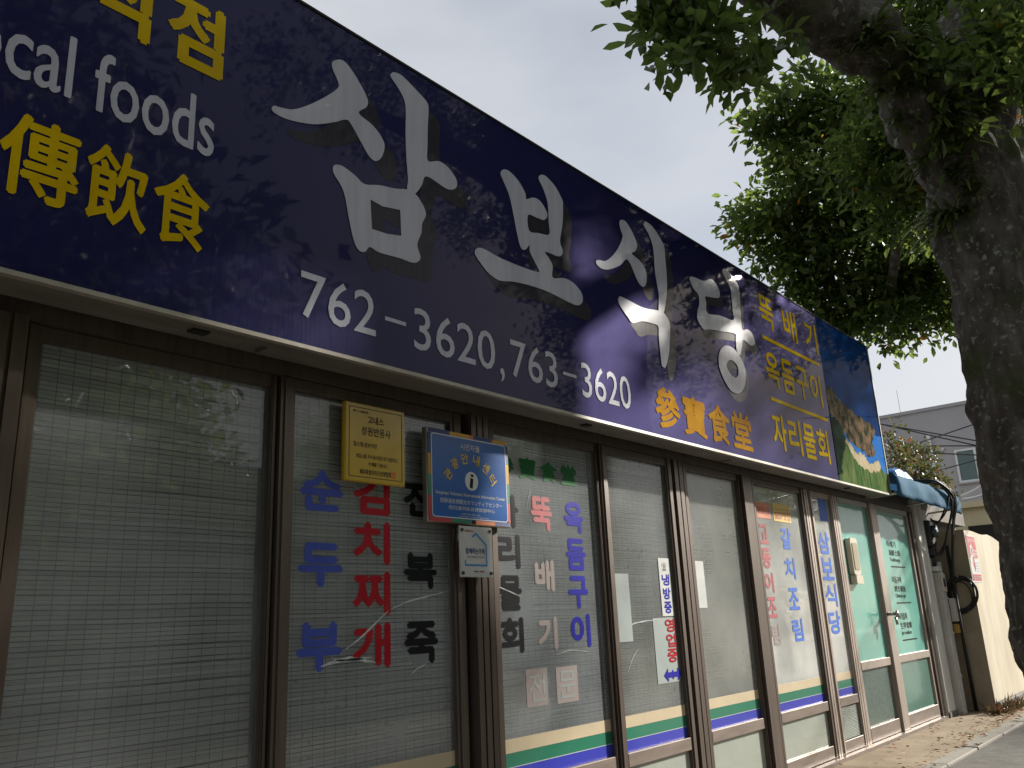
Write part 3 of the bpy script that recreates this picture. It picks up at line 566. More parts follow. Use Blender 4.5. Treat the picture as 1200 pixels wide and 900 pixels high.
# ------------------------------------------------------------------ plaques on the frames
pl = empty('award_plaque', (2.65, 3.06, 1.93), label='yellow enamel plaque with dark print hung over the red lettering', cat='plaque')
yp = 3.045; box('plate', 'plq', pl, 2.455, 2.845, yp, yp+.03, 1.925, 2.312, bevel=.006)
fr = MB()
for a in ((2.478, 2.822, 1.948, 1.951), (2.478, 2.822, 2.287, 2.290), (2.478, 2.481, 1.951, 2.287), (2.819, 2.822, 1.951, 2.287)): fr.box(a[0], a[1], yp-.0012, yp-.0002, a[2], a[3])
fr.build('border', 'plqd', pl)
lettering([('제 1-208호', 2.50, 2.60, 2.262, 2.276, .01), ('고내스', 2.595, 2.70, 2.215, 2.255, .03), ('성원반응사', 2.555, 2.745, 2.155, 2.20, .025), ('업소명:삼보식당', 2.505, 2.655, 2.095, 2.12, .02), ('귀업소를 우수음식점으로 지정하고', 2.52, 2.79, 2.04, 2.062, .015), ('이 패를 드립니다', 2.60, 2.72, 2.005, 2.026, .015), ('제주특별자치도관광협회', 2.545, 2.745, 1.962, 1.988, .02)], yp-.0008, 'plqd', pl)
box('seal', 'orange', pl, 2.748, 2.778, yp-.001, yp-.0002, 1.960, 1.992)
bs = empty('tourist_information_sign', (3.35, 3.02, 1.77), label='square blue tourist information sign with yellow arched characters and white i', cat='sign')
yb_ = 2.985; x0, x1, z0, z1 = 3.00, 3.60, 1.79, 2.245
box('case', 'steel', bs, x0-.012, x1+.012, yb_+.012, yb_+.05, z0-.012, z1+.012, bevel=.005)
for i, (a, b, m) in enumerate(((x0, x0+.15, 'pred'), (x0+.15, x0+.30, 'green'), (x0+.30, x0+.33, 'lblack'), (x0+.33, x0+.48, 'orange'), (x0+.48, x1, 'navy'))):
    box('colour_band', m, bs, a, b, yb_+.008, yb_+.0118, z0-.008, z0+.012); box('colour_band', ('navy', 'brass', 'orange', 'navy', 'brass')[i], bs, a, b, yb_+.008, yb_+.0118, z1-.012, z1+.008)
for i, m in enumerate(('pred', 'green', 'brass', 'navy')):
    zz = z0+.0125+i*.107; box('colour_band', m, bs, x0-.008, x0+.012, yb_+.008, yb_+.0118, zz, zz+.1065); box('colour_band', m, bs, x1-.012, x1+.008, yb_+.008, yb_+.0118, zz, zz+.1065)
def rrect(a, b, c, d, r_): return [(x+r_*math.cos(t), z+r_*math.sin(t)) for x, z, t0 in ((b-r_, d-r_, 0), (a+r_, d-r_, 90), (a+r_, c+r_, 180), (b-r_, c+r_, 270)) for t in [R(t0+k*15) for k in range(7)]]
polymesh('white_line', [rrect(x0+.014, x1-.014, z0+.014, z1-.014, .02), rrect(x0+.019, x1-.019, z0+.019, z1-.019, .017)], yb_+.0075, .001, 'white', bs)
polymesh('panel', [rrect(x0+.012, x1-.012, z0+.012, z1-.012, .02)], yb_+.0079, .0008, 'iblue', bs)
ce, rr = (3.30, 1.93), .165
arc = [(c, ce[0]+rr*math.sin(a)*1.12-.026, ce[0]+rr*math.sin(a)*1.12+.026, ce[1]+.03+rr*math.cos(a)-.029, ce[1]+.03+rr*math.cos(a)+.029, .035, -a*.8) for c, a in zip('관광안내센터', [R(t) for t in (-66, -40, -14, 14, 40, 66)])]
lettering(arc, yb_+.0058, 'pyel', bs)
lettering([('시민자율', 3.225, 3.375, 2.165, 2.20, .01), ('Seogwipo Voluntary International Information Center', 3.04, 3.565, 1.915, 1.938, .012), ('西歸浦自律觀光ボランティアセンター', 3.07, 3.54, 1.878, 1.903, .0), ('西归浦市民自律旅游中心', 3.13, 3.48, 1.847, 1.868, 0), ('서귀포시', 3.22, 3.36, 1.823, 1.834, 0), ('서귀포시관광협의회', 3.2, 3.43, 1.812, 1.82, 0)], yb_+.0058, 'white', bs)
polymesh('white_disc', [[(3.305+.05*math.cos(R(t*15)), 2.005+.05*math.sin(R(t*15))) for t in range(24)]], yb_+.0065, .0006, 'white', bs)
lettering([('i', 3.292, 3.318, 1.968, 2.042, .02, -.15)], yb_+.0050, 'lblack', bs)
bs.location += Vector((-.072, .035, -.033)); wp = empty('white_placard', (3.35, 3.02, 1.49), label='white placard with blue house outline below the blue information sign', cat='sign')
yw = 3.005; x0, x1, z0, z1 = 3.223, 3.468, 1.49, 1.745
box('plate', 'paper', wp, x0, x1, yw, yw+.008, z0, z1, bevel=.002)
ho = [(3.315, 1.695), (3.345, 1.715), (3.425, 1.655), (3.425, 1.545), (3.258, 1.545), (3.258, 1.575), (3.267, 1.575), (3.267, 1.554), (3.416, 1.554), (3.416, 1.65), (3.345, 1.703), (3.32, 1.687)]
polymesh('house_outline', [ho], yw-.0004, .0006, 'sblue', wp)
lettering([('함께하는가게', 3.265, 3.405, 1.605, 1.635, .03)], yw-.001, 'navy', wp); lettering([('지역과 함께하는 우리동네', 3.27, 3.405, 1.585, 1.595, 0), ('서귀포시', 3.32, 3.355, 1.513, 1.523, .02)], yw-.001, 'lblack', wp); lettering([('희망나눔', 3.265, 3.325, 1.715, 1.727, .02), ('제주', 3.365, 3.40, 1.513, 1.523, .02)], yw-.001, 'pred', wp)
for a, b in ((x0+.018, z0+.02), (x1-.018, z0+.02), (x0+.018, z1-.02), (x1-.018, z1-.02)): MB().tube([(a, yw+.002, b), (a, yw-.006, b)], .009, 10).build('screw_cap', 'black2', wp)
box('placard_bracket', 'bronze_d', wp, 3.29, 3.38, yw+.0085, 3.03, 1.55, 1.70)
wp.location += Vector((-.115, 0, -.012)); pl.location += Vector((-.052, 0, -.021)); pl.scale = (.95, 1, .97)
# intercom box on the first teal door
ic = empty('mail_holder', (8.92, 3.1, 1.45), label='ivory plastic box with tinted cover on the first teal door', cat='box')
a = PY(982, 628, 3.08); b_ = PY(993, 686, 3.08); x0, x1 = 8.86, 9.06; z0, z1 = 1.47, 1.93
polymesh('body', [rrect(x0, x1, z0+.09, z1, .04)], 3.115, .05, 'ivory', ic); polymesh('tinted_cover', [rrect(x0+.03, x1-.03, z0+.14, z1-.05, .02)], 3.0645, .006, 'ivory_d', ic); polymesh('tray', [rrect(x0+.01, x1, z0, z0+.085, .02)], 3.115, .06, 'ivory', ic)

# ------------------------------------------------------------------ right of the doors: post, pipes, meters, cables
pp = empty('white_post', (11.42, 3.15, GZ), label='white painted wall post between the teal door and the pipes', cat='post')
box('shaft', 'wpaint', pp, 11.24, 11.55, 3.05, 3.3, GZ, 2.50, bevel=.008); box('plinth', 'conc', pp, 11.23, 11.56, 3.035, 3.0495, GZ, .02)
cw = box('service_wall', 'conc', None, 11.56, 12.30, 3.16, 3.34, GZ, 2.55, label='bare grey wall strip behind the meter and pipes', cat='wall')
dp = empty('drain_duct', (11.75, 3.06, GZ), label='wide grey plastic duct with joints beside the white post', cat='pipe')
mb = MB()
for a, b in ((GZ, .38), (.386, .88), (.886, 1.30), (1.306, 1.62)): box('duct_segment', 'pvc', dp, 11.62, 11.80, 2.99, 3.155, a, b, bevel=.006)
for z in (.383, .883, 1.303): box('joint_band', 'pvc', dp, 11.612, 11.808, 2.984, 3.157, z-.014, z+.014)
tp = empty('conduit_pipe', (11.9, 3.05, GZ), label='thin round grey conduit right of the wide duct', cat='pipe'); tb = MB(); tb.tube([(11.88, 3.06, GZ), (11.88, 3.06, .9), (11.88, 3.06, 1.75)], .045, 14); tb.build('tube', 'pvc', tp, smooth=True)
for z in (.35, .95, 1.5): MB().tube([(11.88, 3.06, z), (11.88, 3.06, z+.05)], .053, 14).build('collar', 'pvc', tp, smooth=True)
mt = empty('electric_meter', (11.62, 3.08, 1.95), label='black electric meter on a pale board beneath the blue awning', cat='meter')
box('board', 'wpaint', mt, 11.54, 11.98, 3.12, 3.158, 1.70, 2.42)
box('housing', 'black2', mt, 11.56, 11.74, 2.99, 3.118, 1.93, 2.26, bevel=.02); MB().tube([(11.65, 2.989, 2.12), (11.65, 2.94, 2.12)], .075, 20).build('dial_glass', 'pane', mt, smooth=True); box('terminal_cover', 'black2', mt, 11.575, 11.725, 3.0, 3.117, 1.82, 1.925, bevel=.01)
for x in (11.60, 11.65, 11.70): MB().tube([(x, 3.05, 1.82), (x+.01, 3.03, 1.74), (x+.05, 3.06, 1.66)], .012, 7).build('lead', 'black', mt, smooth=True)
sb = empty('junction_box', (11.9, 3.0, 1.15), label='small grey junction box with yellow clip on the conduit', cat='box'); box('case', 'pvc', sb, 11.84, 11.97, 2.93, 3.0, 1.02, 1.30, bevel=.008); box('clip', 'ypl', sb, 11.87, 11.95, 2.94, 3.0, .88, .99, bevel=.006)
bx = empty('breaker_box', (11.7, 3.05, 1.45), label='white breaker box with dark window above the wide duct', cat='box'); box('case', 'wpaint', bx, 11.60, 11.82, 3.0, 3.118, 1.63, 1.88 - .19, bevel=.006); 
box('cover', 'ivory', bx, 11.63, 11.79, 2.972, 2.989, 1.38, 1.60, bevel=.006); box('window', 'black2', bx, 11.67, 11.74, 2.966, 2.9715, 1.44, 1.54)
# black cables
def sag(a, b, s, n=12): return [tuple(a[i]+(b[i]-a[i])*t/n - (s*4*(t/n)*(1-t/n) if i == 2 else 0) for i in range(3)) for t in range(n+1)]
cb = empty('cable_bundle', (11.95, 2.9, 1.2), label='bundle of black cables looping over the awning down to the meter', cat='cable')
for i in range(7):
    j = lambda s=.03: random.uniform(-s, s)
    top = (11.35+j(.1), 2.74+j(.01), 2.66+j(.03)); 
    if i < 4: pts = [(11.2+j(.08), 3.0, 2.72), top, (11.72+j(.04), 2.68, 2.50+j(.04)), (11.85+j(.05), 2.78, 2.20), (11.93+j(.02), 2.90, 1.7), (11.95+j(.02), 2.92, 1.30), (11.97+j(.02), 2.95, .9)]
    else: pts = [top, (11.66+j(.05), 2.70, 2.46), (11.85+j(.1), 2.86, 2.12+j(.1)), (11.78, 2.96, 1.88+j(.05)), (11.68, 3.05, 1.84)]
    MB().tube(spl(pts), .011, 6).build('cable', 'black', cb, smooth=True)
for i in range(2):
    pts = [(11.55, 2.70, 2.55), (11.52, 2.76, 2.34+i*.05), (11.58+i*.04, 2.9, 2.22), (11.62, 2.98, 2.28)]
    MB().tube(spl(pts), .010, 6).build('cable', 'black', cb, smooth=True)
MB().tube([(11.94, 2.93, 1.95), (11.95, 2.93, -.03)], .022, 8).build('riser', 'black', cb, smooth=True)
co = empty('cable_coil', (11.99, 2.9, 1.35), label='coil of black cable hung on the end of the cream wall', cat='cable')
for i in range(7):
    rx, rz = .16+random.uniform(-.03, .03), .20+random.uniform(-.03, .03); cx, cz = 2.86+random.uniform(-.02, .02), 1.33+random.uniform(-.03, .03); ph = random.uniform(-.3, .3)
    pts = [(11.975-.008*i-.012*math.sin(t*.26+ph), cx+rx*math.cos(t*.262), cz+rz*math.sin(t*.262)-.02*math.cos(t*.262+ph)) for t in range(25)]
    MB().tube(pts, .0085, 6, cap=False).build('loop', 'black', co, smooth=True)
MB().tube([(12.01, 2.86, 1.54), (11.90, 2.86, 1.56)], .012, 8).build('hook', 'steel', co)
# cream wall, end face darkened to tan for shade, and the red poster
wl = empty('cream_wall', (15, 2.9, GZ), label='sunlit cream plaster wall running on past the restaurant', cat='wall')
rr_ = random.Random(5)
xs = [12.02+i*.25 for i in range(61)]; top = [2.12 + .015*math.sin(i*1.3) - (.10*min(1, max(0, (x-13.4)/.8))) + rr_.uniform(-.008, .008) for i, x in enumerate(xs)]
mb = MB()
for i in range(60):
    a, b, za, zb_ = xs[i], xs[i+1], top[i], top[i+1]
    mb.add([(a, 2.72, GZ), (b, 2.72, GZ), (b, 2.72, zb_), (a, 2.72, za), (a, 3.0, za+.01), (b, 3.0, zb_+.01)], [(0, 1, 2, 3), (3, 2, 5, 4)])
mb.add([(xs[-1], 2.72, GZ), (xs[-1], 3.0, GZ), (xs[-1], 3.0, 2.0), (xs[-1], 2.72, 2.0)], [(0, 1, 2, 3)]); mb.add([(12.02, 3.0, GZ), (xs[-1], 3.0, GZ), (xs[-1], 3.0, 2.03), (12.02, 3.0, 2.13)], [(3, 2, 1, 0)])
mb.build('render', 'plaster', wl); box('end_face', 'tan', wl, 12.0, 12.018, 2.716, 3.156, GZ, 2.135, bevel=.004); box('wall_foot', 'conc', wl, 12.02, 27, 2.66, 2.719, GZ, .07, bevel=.015)
ps = empty('red_poster', (12.25, 2.71, 1.5), label='red and white poster on the edge of the cream wall', cat='poster')
x0, x1, z0, z1 = 12.06, 12.50, 1.48, 2.07; yq = 2.7165
box('sheet', 'paper', ps, x0, x1, yq, yq+.002, z0, z1); box('red_block', 'pred', ps, x0+.012, x1-.012, yq-.001, yq-.0002, z0+.30, z1-.012); box('red_block', 'pred', ps, x0+.012, x1-.012, yq-.001, yq-.0002, z0+.02, z0+.10)
polymesh('white_tie', [[(x0+.16+.07*math.cos(R(t*20)), z1-.20+.085*math.sin(R(t*20))) for t in range(18)], [(x0+.16+.035*math.cos(R(t*20)), z1-.20+.05*math.sin(R(t*20))) for t in range(18)]], yq-.0016, .0008, 'paper', ps)
polymesh('white_tie', [[(x0+.02, z0+.30), (x0+.10, z0+.34), (x0+.17, z0+.30), (x0+.15, z0+.24), (x0+.02, z0+.24)]], yq-.0016, .0008, 'paper', ps)
polymesh('red_tie', [[(x0+.14, z0+.315), (x0+.20, z0+.315), (x0+.23, z0+.22), (x0+.19, z0+.13), (x0+.15, z0+.22)]], yq-.0024, .0008, 'pred', ps)
lettering([('금연', x0+.24, x1-.04, z1-.30, z1-.17, .02), ('금연구역', x0+.05, x1-.06, z1-.085, z1-.04, .0), ('NO SMOKING', x0+.04, x1-.04, z0+.04, z0+.08, .02)], yq-.0014, 'paper', ps)
for i in range(4): box('text_line', 'pgrey', ps, x0+.25, x1-.03, yq-.001, yq-.0002, z0+.13+i*.035, z0+.15+i*.035)
# weeds and debris at the wall foot
n = 260; Pw = np.stack([rng.normal(12.15, .38, n).clip(11.7, 13.2), rng.normal(2.66, .06, n).clip(2.5, 2.72), np.full(n, GZ)], 1); Dw = unit(np.stack([rng.normal(0, .6, n), rng.normal(-.2, .5, n), rng.uniform(.1, 1.0, n)], 1))
V, Fc = leafquads(Pw, Dw, unit(rng.normal(0, 1, (n, 3))), rng.uniform(.06, .2, n), rng.uniform(.008, .03, n)); arrmesh('dry_weeds', V, Fc, 'weed', kind='stuff', label='dry weeds and debris at the foot of the cream wall', cat='weeds')

# ------------------------------------------------------------------ blue awning and the roof shrub
aw = empty('blue_awning', (11, 2.9, 2.36), label='blue canvas awning above the pipes right of the sign', cat='awning')
prof = [(2.735, 2.375), (2.73, 2.42), (2.732, 2.50), (2.742, 2.575), (2.775, 2.625), (2.95, 2.69), (3.3, 2.77)]
mb = MB(); nx_ = 24; X0, X1 = 9.60, 12.36
for i in range(nx_+1):
    f_ = i/nx_; x = X0+(X1-X0)*f_; dr = .0; e = max(0, (f_-.93)/.07)
    for y, z in prof:
        mb.v.append((x, y + .012*math.sin(i*1.1+z*9) + e*.05, z - .025*f_ - e*e*.10*(z > 2.5) + .008*math.sin(i*2.1+y*5)))
k = len(prof)
for i in range(nx_):
    for j in range(k-1): mb.f.append((i*k+j, (i+1)*k+j, (i+1)*k+j+1, i*k+j+1))
mb.f.append(tuple(nx_*k+j for j in range(k)))
cv = mb.build('canvas', 'awn', aw, smooth=True); sm = cv.modifiers.new('thickness', 'SOLIDIFY'); sm.thickness = .012; sm.offset = -1
for x in (9.75, 11.0, 12.25): MB().tube([(x, 3.2, 2.40), (x, 2.78, 2.42), (x, 2.76, 2.52)], .012, 8).build('support_bar', 'steel', aw)
MB().tube([(9.62, 2.775, 2.415), (12.33, 2.79, 2.39)], .014, 8).build('front_bar', 'steel', aw)
ro = box('side_roof', 'conc', None, 11.37, 15.0, 3.36, 8.2, 2.40, 2.62, label='flat low roof slab behind the blue awning', cat='roof'); 
box('side_house', 'conc', None, 11.37, 15.0, 3.5, 8.1, GZ, 2.40, label='grey house wall below the flat roof slab behind the cream wall', cat='house')
def foliage(lobes, per, ln, wd, updir=.35, spread=.11, perclump=14, seed=1, fn=None):
    """lobes: (x, y, z, rx, ry, rz, weight). Leaves grouped in twig tufts, with gaps between the tufts"""
    g = np.random.default_rng(seed); Ps = []; Ds = []; Ns = []
    for (x, y, z, rx, ry, rz, wt) in lobes:
        k = max(1, int(per*wt/perclump)); u = unit(g.normal(0, 1, (k, 3))); rad = g.uniform(.12, 1, k)**.45
        C = u*rad[:, None]*np.array([rx, ry, rz]) + np.array([x, y, z])
        od = unit(u + g.normal(0, .45, (k, 3)) + np.array([0, 0, .15]))
        for c, d in zip(C, od):
            m_ = max(4, int(g.normal(perclump, 4))); s = g.uniform(.55, 1.3)*spread
            off = g.normal(0, 1, (m_, 3))*s*.55 + d*g.uniform(-1.1, 1.0, m_)[:, None]*s*1.3
            Ps.append(c+off); Ds.append(unit(d*.75 + g.normal(0, .75, (m_, 3)) + np.array([0, 0, -.12]))); Ns.append(unit(np.array([0, 0, updir*2]) + g.normal(0, .6, (m_, 3))))
    Pa, Da, Na = map(np.concatenate, (Ps, Ds, Ns)); k = len(Pa)
    return (fn or leafquads)(Pa, Da, Na, ln*g.uniform(.6, 1.25, k), wd*g.uniform(.7, 1.25, k))
sh = empty('roof_shrub', (12.9, 3.6, 2.62), label='russet and green shrub growing on the roof behind the blue awning', cat='shrub')
def lob(px, py, Y, r_, w_=1): p = PY(px, py, Y); return (p[0], p[1], p[2], r_*1.15, r_, r_, w_)
V, Fc = foliage([lob(1052, 545, 3.6, .26), lob(1066, 533, 3.6, .24), lob(1078, 545, 3.6, .30, 1.3), lob(1090, 562, 3.55, .26), lob(1102, 572, 3.5, .18, .6), lob(1040, 512, 3.7, .16, .3)], 330, .085, .045, spread=.09, perclump=8, seed=5)
arrmesh('foliage', V, Fc, 'shrub', sh)
b0 = PY(1082, 575, 3.65); st_ = MB()
for px, py in ((1052, 545), (1066, 535), (1078, 545), (1092, 562), (1040, 515)):
    e_ = PY(px, py, 3.6); st_.tube(spl([(b0[0], 3.65, 2.62), ((b0[0]+e_[0])/2+.1, 3.63, (2.62+e_[2])/2), tuple(e_)], 4), [.02]*4+[.016]*4+[.008], 6)
st_.build('stem', 'bark', sh)
a = PY(1056, 552, 3.42); mb = MB(); gx, gy = 10, 6
for i in range(gx+1):
    for j in range(gy+1):
        u_, v_ = i/gx-.5, j/gy-.5; mb.v.append((a[0]+u_*.95, 3.50+v_*.5, 2.62+.45*max(0, (1-(2*u_)**4))*(1-(2*v_)**2)**.7 + random.uniform(-.02, .02)))
for i in range(gx):
    for j in range(gy): q = i*(gy+1)+j; mb.f.append((q, q+gy+1, q+gy+2, q+1))
tq = mb.build('tarpaulin', 'tarp', None, label='crumpled blue tarpaulin heap behind the roof shrub', cat='tarpaulin')

# ------------------------------------------------------------------ buildings down the street
GX = 34.0
gb = empty('grey_building', (GX, 12, GZ), label='plain grey rendered building with a white sliding window far behind', cat='building')
zt = PX(1030, 488, GX)[2]; 
box('wall', 'gwall', gb, GX, GX+10, 4.6, 22, GZ, zt-.12)
box('parapet_cap', 'gwall', gb, GX-.06, GX+10.06, 4.54, 22.06, zt-.119, zt)
a = PX(1118, 528, GX); b_ = PX(1150, 563, GX); y1_, z1_, z0_ = a[1], a[2], b_[2]; y0_ = y1_-1.35
wn = MB().box(GX-.05, GX-.005, y0_, y1_, z0_, z0_+.07).box(GX-.05, GX-.005, y0_, y1_, z1_-.07, z1_).box(GX-.05, GX-.005, y1_-.07, y1_, z0_+.071, z1_-.071).box(GX-.05, GX-.005, y0_, y0_+.07, z0_+.071, z1_-.071).box(GX-.05, GX-.005, (y0_+y1_)/2-.04, (y0_+y1_)/2+.04, z0_+.071, z1_-.071).build('window', 'wframe', gb)
box('pane', 'pane', wn, GX-.02, GX-.006, y0_+.071, (y0_+y1_)/2-.041, z0_+.071, z1_-.071); box('pane', 'pane', wn, GX-.02, GX-.006, (y0_+y1_)/2+.041, y1_-.071, z0_+.071, z1_-.071); box('sill', 'gwall', wn, GX-.1, GX-.004, y0_-.05, y1_+.05, z0_-.06, z0_-.002)
a = PX(1088, 509, GX); MB().tube([(GX-.07, a[1], a[2]), (GX-.07, a[1], GZ)], .07, 8).build('drain_pipe', 'wframe', gb, smooth=True)
a = PX(1105, 526, GX); MB().tube([(GX-.01, a[1], a[2]), (GX-.12, a[1], a[2]-.03)], .05, 8).build('vent', 'wframe', gb)
a = PX(1053, 485, GX); MB().tube([(GX+.3, a[1], zt), (GX+.3, a[1], zt+.95)], .014, 6).build('antenna', 'steel', gb)
YX = 26.0
yb2 = empty('yellow_house', (YX, 9, GZ), label='low pale yellow house in front of the grey building', cat='house')
zt = PX(1140, 588, YX)[2]; box('wall', 'ywall', yb2, YX, YX+5, 4.4, 15, GZ, zt-.16); box('cornice', 'ywall', yb2, YX-.18, YX+5.1, 4.25, 15.1, zt-.159, zt)
a = PX(1150, 622, YX); box('window', 'dark', yb2, YX-.03, YX-.004, a[1]-1.0, a[1]+.30, a[2]-1.2, a[2]+.15)
# overhead wires
W_ = [((1030, 496), (1150, 516), 15, 'upper of the two black wires sloping down to the right over the grey building'), ((1030, 496), (1150, 522), 15, 'lower of the two black wires sloping down to the right over the grey building'), ((1035, 522), (1150, 521), 16, 'upper level wire crossing the grey wall above the window'), ((1037, 528), (1150, 532), 16, 'lower level wire crossing the grey wall just at the window head'), ((1060, 524), (1150, 493), 18, 'thin wire rising to the right across the grey wall'), ((1092, 553), (1150, 536), 18, 'thin wire rising to the right across the window pane')]
for (a, b, X_, lb) in W_:
    p, q = PX(*a, X_), PX(*b, X_-.8); d = q-p; e0, e1 = p-d*.35, p+d*3.2
    MB().tube(sag(e0, e1, .02, 16), .012, 5).build('overhead_wire', 'black', None, smooth=True, label=lb, cat='wire', group='overhead wires')
for i, (a, b, lb) in enumerate((((1128, 580), (1152, 562), 'upper white cable drooping below the window of the grey building'), ((1130, 584), (1152, 574), 'lower white cable drooping below the window of the grey building'))):
    p, q = PX(*a, 24), PX(*b, 23.6); MB().tube(sag(p-(q-p)*.1, q+(q-p)*1.6, .12, 12), .028, 6).build('overhead_cable', 'wcable', None, smooth=True, label=lb, cat='cable', group='white cables')

# ------------------------------------------------------------------ the street tree
T = empty('street_tree', (7.05, 1.05, GZ), label='large evergreen street tree with ferny trunk at the right edge', cat='tree')
def limb(pts, rad, n=28, sub=10, amp=.10, seed=0, name='limb', mat_='bark'):
    g = random.Random(seed); pt = spl(pts, sub); k = len(pt); rd = [0]*k; m = len(rad)-1
    for i in range(k): u_ = i/(k-1)*m; j = min(int(u_), m-1); rd[i] = rad[j]+(rad[j+1]-rad[j])*(u_-j)
    mb = MB().tube(pt, rd, n)
    from mathutils import noise as mn
    for i, v in enumerate(mb.v[:k*n]):
        c = Vector(pt[i//n]); w_ = Vector(v)-c; q = Vector((v[0]*2.6, v[1]*2.6, v[2]*1.1))
        h = mn.noise(q+Vector((seed, 0, 0)))*amp*1.4 + mn.noise(q*3.1)*amp*.7 + mn.noise(q*8.3)*amp*.35
        mb.v[i] = tuple(c + w_*(1+h))
    if n > 60:
        for i, v in enumerate(mb.v[:k*n]):
            c = Vector(pt[i//n]); w_ = Vector(v)-c; q = Vector((v[0]*9, v[1]*9, v[2]*2.4)); r_ = abs(mn.noise(q))+.5*abs(mn.noise(q*2.3))
            mb.v[i] = tuple(c + w_*(1 + .09*(r_-.35)))
    return mb.build(name, mat_, T, smooth=True)
TX, TY = 7.05, 1.05
limb([(TX+.05, TY-.05, GZ-.15), (TX+.02, TY-.02, .3), (TX, TY, 1.2), (TX, TY, 2.4), (TX-.0, TY, 3.4), (TX, TY, 4.2), (TX+.05, TY-.1, 5.2), (TX+.2, TY-.3, 6.2), (TX+.5, TY-.5, 7.6)], [.52, .37, .35, .36, .30, .33, .34, .24, .12], 120, 26, .20, 3, 'trunk')
limb([(TX, TY, 4.1), (TX-.35, TY+.10, 4.75), (6.05, 1.36, 5.30), (5.3, 1.75, 5.55), (4.6, 2.1, 5.85), (3.6, 2.4, 6.6), (2.8, 2.3, 7.4)], [.24, .24, .24, .22, .18, .11, .05], 32, 12, .34, 5)
limb([(TX+.1, TY, 4.3), (8.3, 1.5, 5.2), (9.5, 2.3, 5.9), (10.4, 3.1, 6.2)], [.15, .12, .07, .03], 20, 10, .15, 9)
limb([(9.0, 1.95, 5.6), (9.9, 2.4, 5.2), (10.6, 2.7, 4.95), (11.2, 2.8, 4.7)], [.08, .06, .04, .02], 12, 8, .12, 10)
limb([(TX+.1, TY-.1, 4.6), (8.2, .4, 5.6), (9.4, -.4, 6.3), (10.6, -1.0, 6.8)], [.24, .19, .13, .06], 20, 10, .15, 12)
limb([(TX, TY-.1, 4.8), (6.6, .1, 6.0), (6.2, -.9, 6.9), (5.9, -1.8, 7.6)], [.22, .18, .12, .05], 20, 10, .15, 13)
limb([(5.0, 1.95, 5.72), (4.6, 2.05, 5.35), (4.25, 2.08, 5.05)], [.05, .035, .015], 10, 6, .1, 14, 'branch')
limb([(5.3, 1.75, 5.5), (4.9, 1.6, 5.2), (4.75, 1.7, 5.0)], [.04, .03, .012], 10, 6, .1, 15, 'branch')
def lx(px, py, X, r_px, w_=1.0, flat=.85):
    p = PX(px, py, X); s = r_px*np.linalg.norm(p-O)/F; return (p[0], p[1], p[2], s, s, s*flat, w_)
vis = [lx(925, 150, 9.0, 42, .6), lx(905, 130, 8.6, 28, .3), lx(975, 165, 9.2, 60, 1.1), lx(940, 205, 9.6, 40, .7), lx(905, 255, 10, 46, .9), lx(885, 262, 10, 26, .35), lx(960, 250, 10.2, 62, 1.3), lx(925, 300, 10.2, 46, .9), lx(975, 315, 10.5, 62, 1.3),
       lx(950, 350, 10.6, 40, .7), lx(1010, 355, 10.8, 48, .9), lx(1030, 290, 10.8, 70, 1.5), lx(1045, 375, 10.6, 34, .6), lx(1080, 350, 11, 48, .9), lx(1085, 290, 11, 60, 1.2), lx(1040, 220, 10.4, 70, 1.4), lx(1090, 220, 10.8, 60, 1.0), lx(1020, 150, 9.8, 66, 1.2), lx(1075, 140, 10, 60, .9), lx(1115, 370, 11.2, 28, .35), lx(985, 385, 10.6, 24, .3), lx(1120, 300, 11.4, 50, .6), lx(960, 110, 8.8, 40, .5), lx(1010, 190, 8.4, 46, .7), lx(1050, 160, 8.2, 44, .7), lx(1065, 240, 9, 50, .8), lx(1120, 40, 8.6, 60, .9), lx(1185, 60, 9, 60, .9), lx(1190, 150, 9.5, 50, .7), lx(1090, 10, 8.2, 50, .7), lx(1195, 230, 9.5, 40, .5), lx(1040, 95, 8.4, 45, .6), lx(1160, 110, 9, 45, .6), lx(1150, 35, 6.2, 40, .16), lx(1190, 100, 6.3, 34, .14), lx(1095, 85, 6.2, 26, .10), lx(1185, 10, 6.2, 40, .16), lx(1120, 150, 6.5, 20, .06)]
V, Fc = foliage(vis, 1020, .128, .058, spread=.15, perclump=14, seed=21, fn=leafhex); arrmesh('crown', V, Fc, 'leaf', T)
near = [lx(770, 45, 4.3, 26, .55, .9), lx(800, 25, 4.4, 34, .9, .9), lx(835, 50, 4.5, 30, .8, .9), lx(845, 15, 4.6, 34, .8, .9), lx(800, 65, 4.3, 22, .35, .9), lx(872, 78, 4.9, 26, .5, .9), lx(790, -10, 4.4, 40, .9, .9), lx(900, 70, 5.3, 30, .5, .9), lx(855, 85, 4.7, 18, .3, .9)]
V, Fc = foliage(near, 150, .15, .060, spread=.10, perclump=9, seed=33, fn=leafhex); arrmesh('near_spray', V, Fc, 'leafnear', T, kind='stuff')
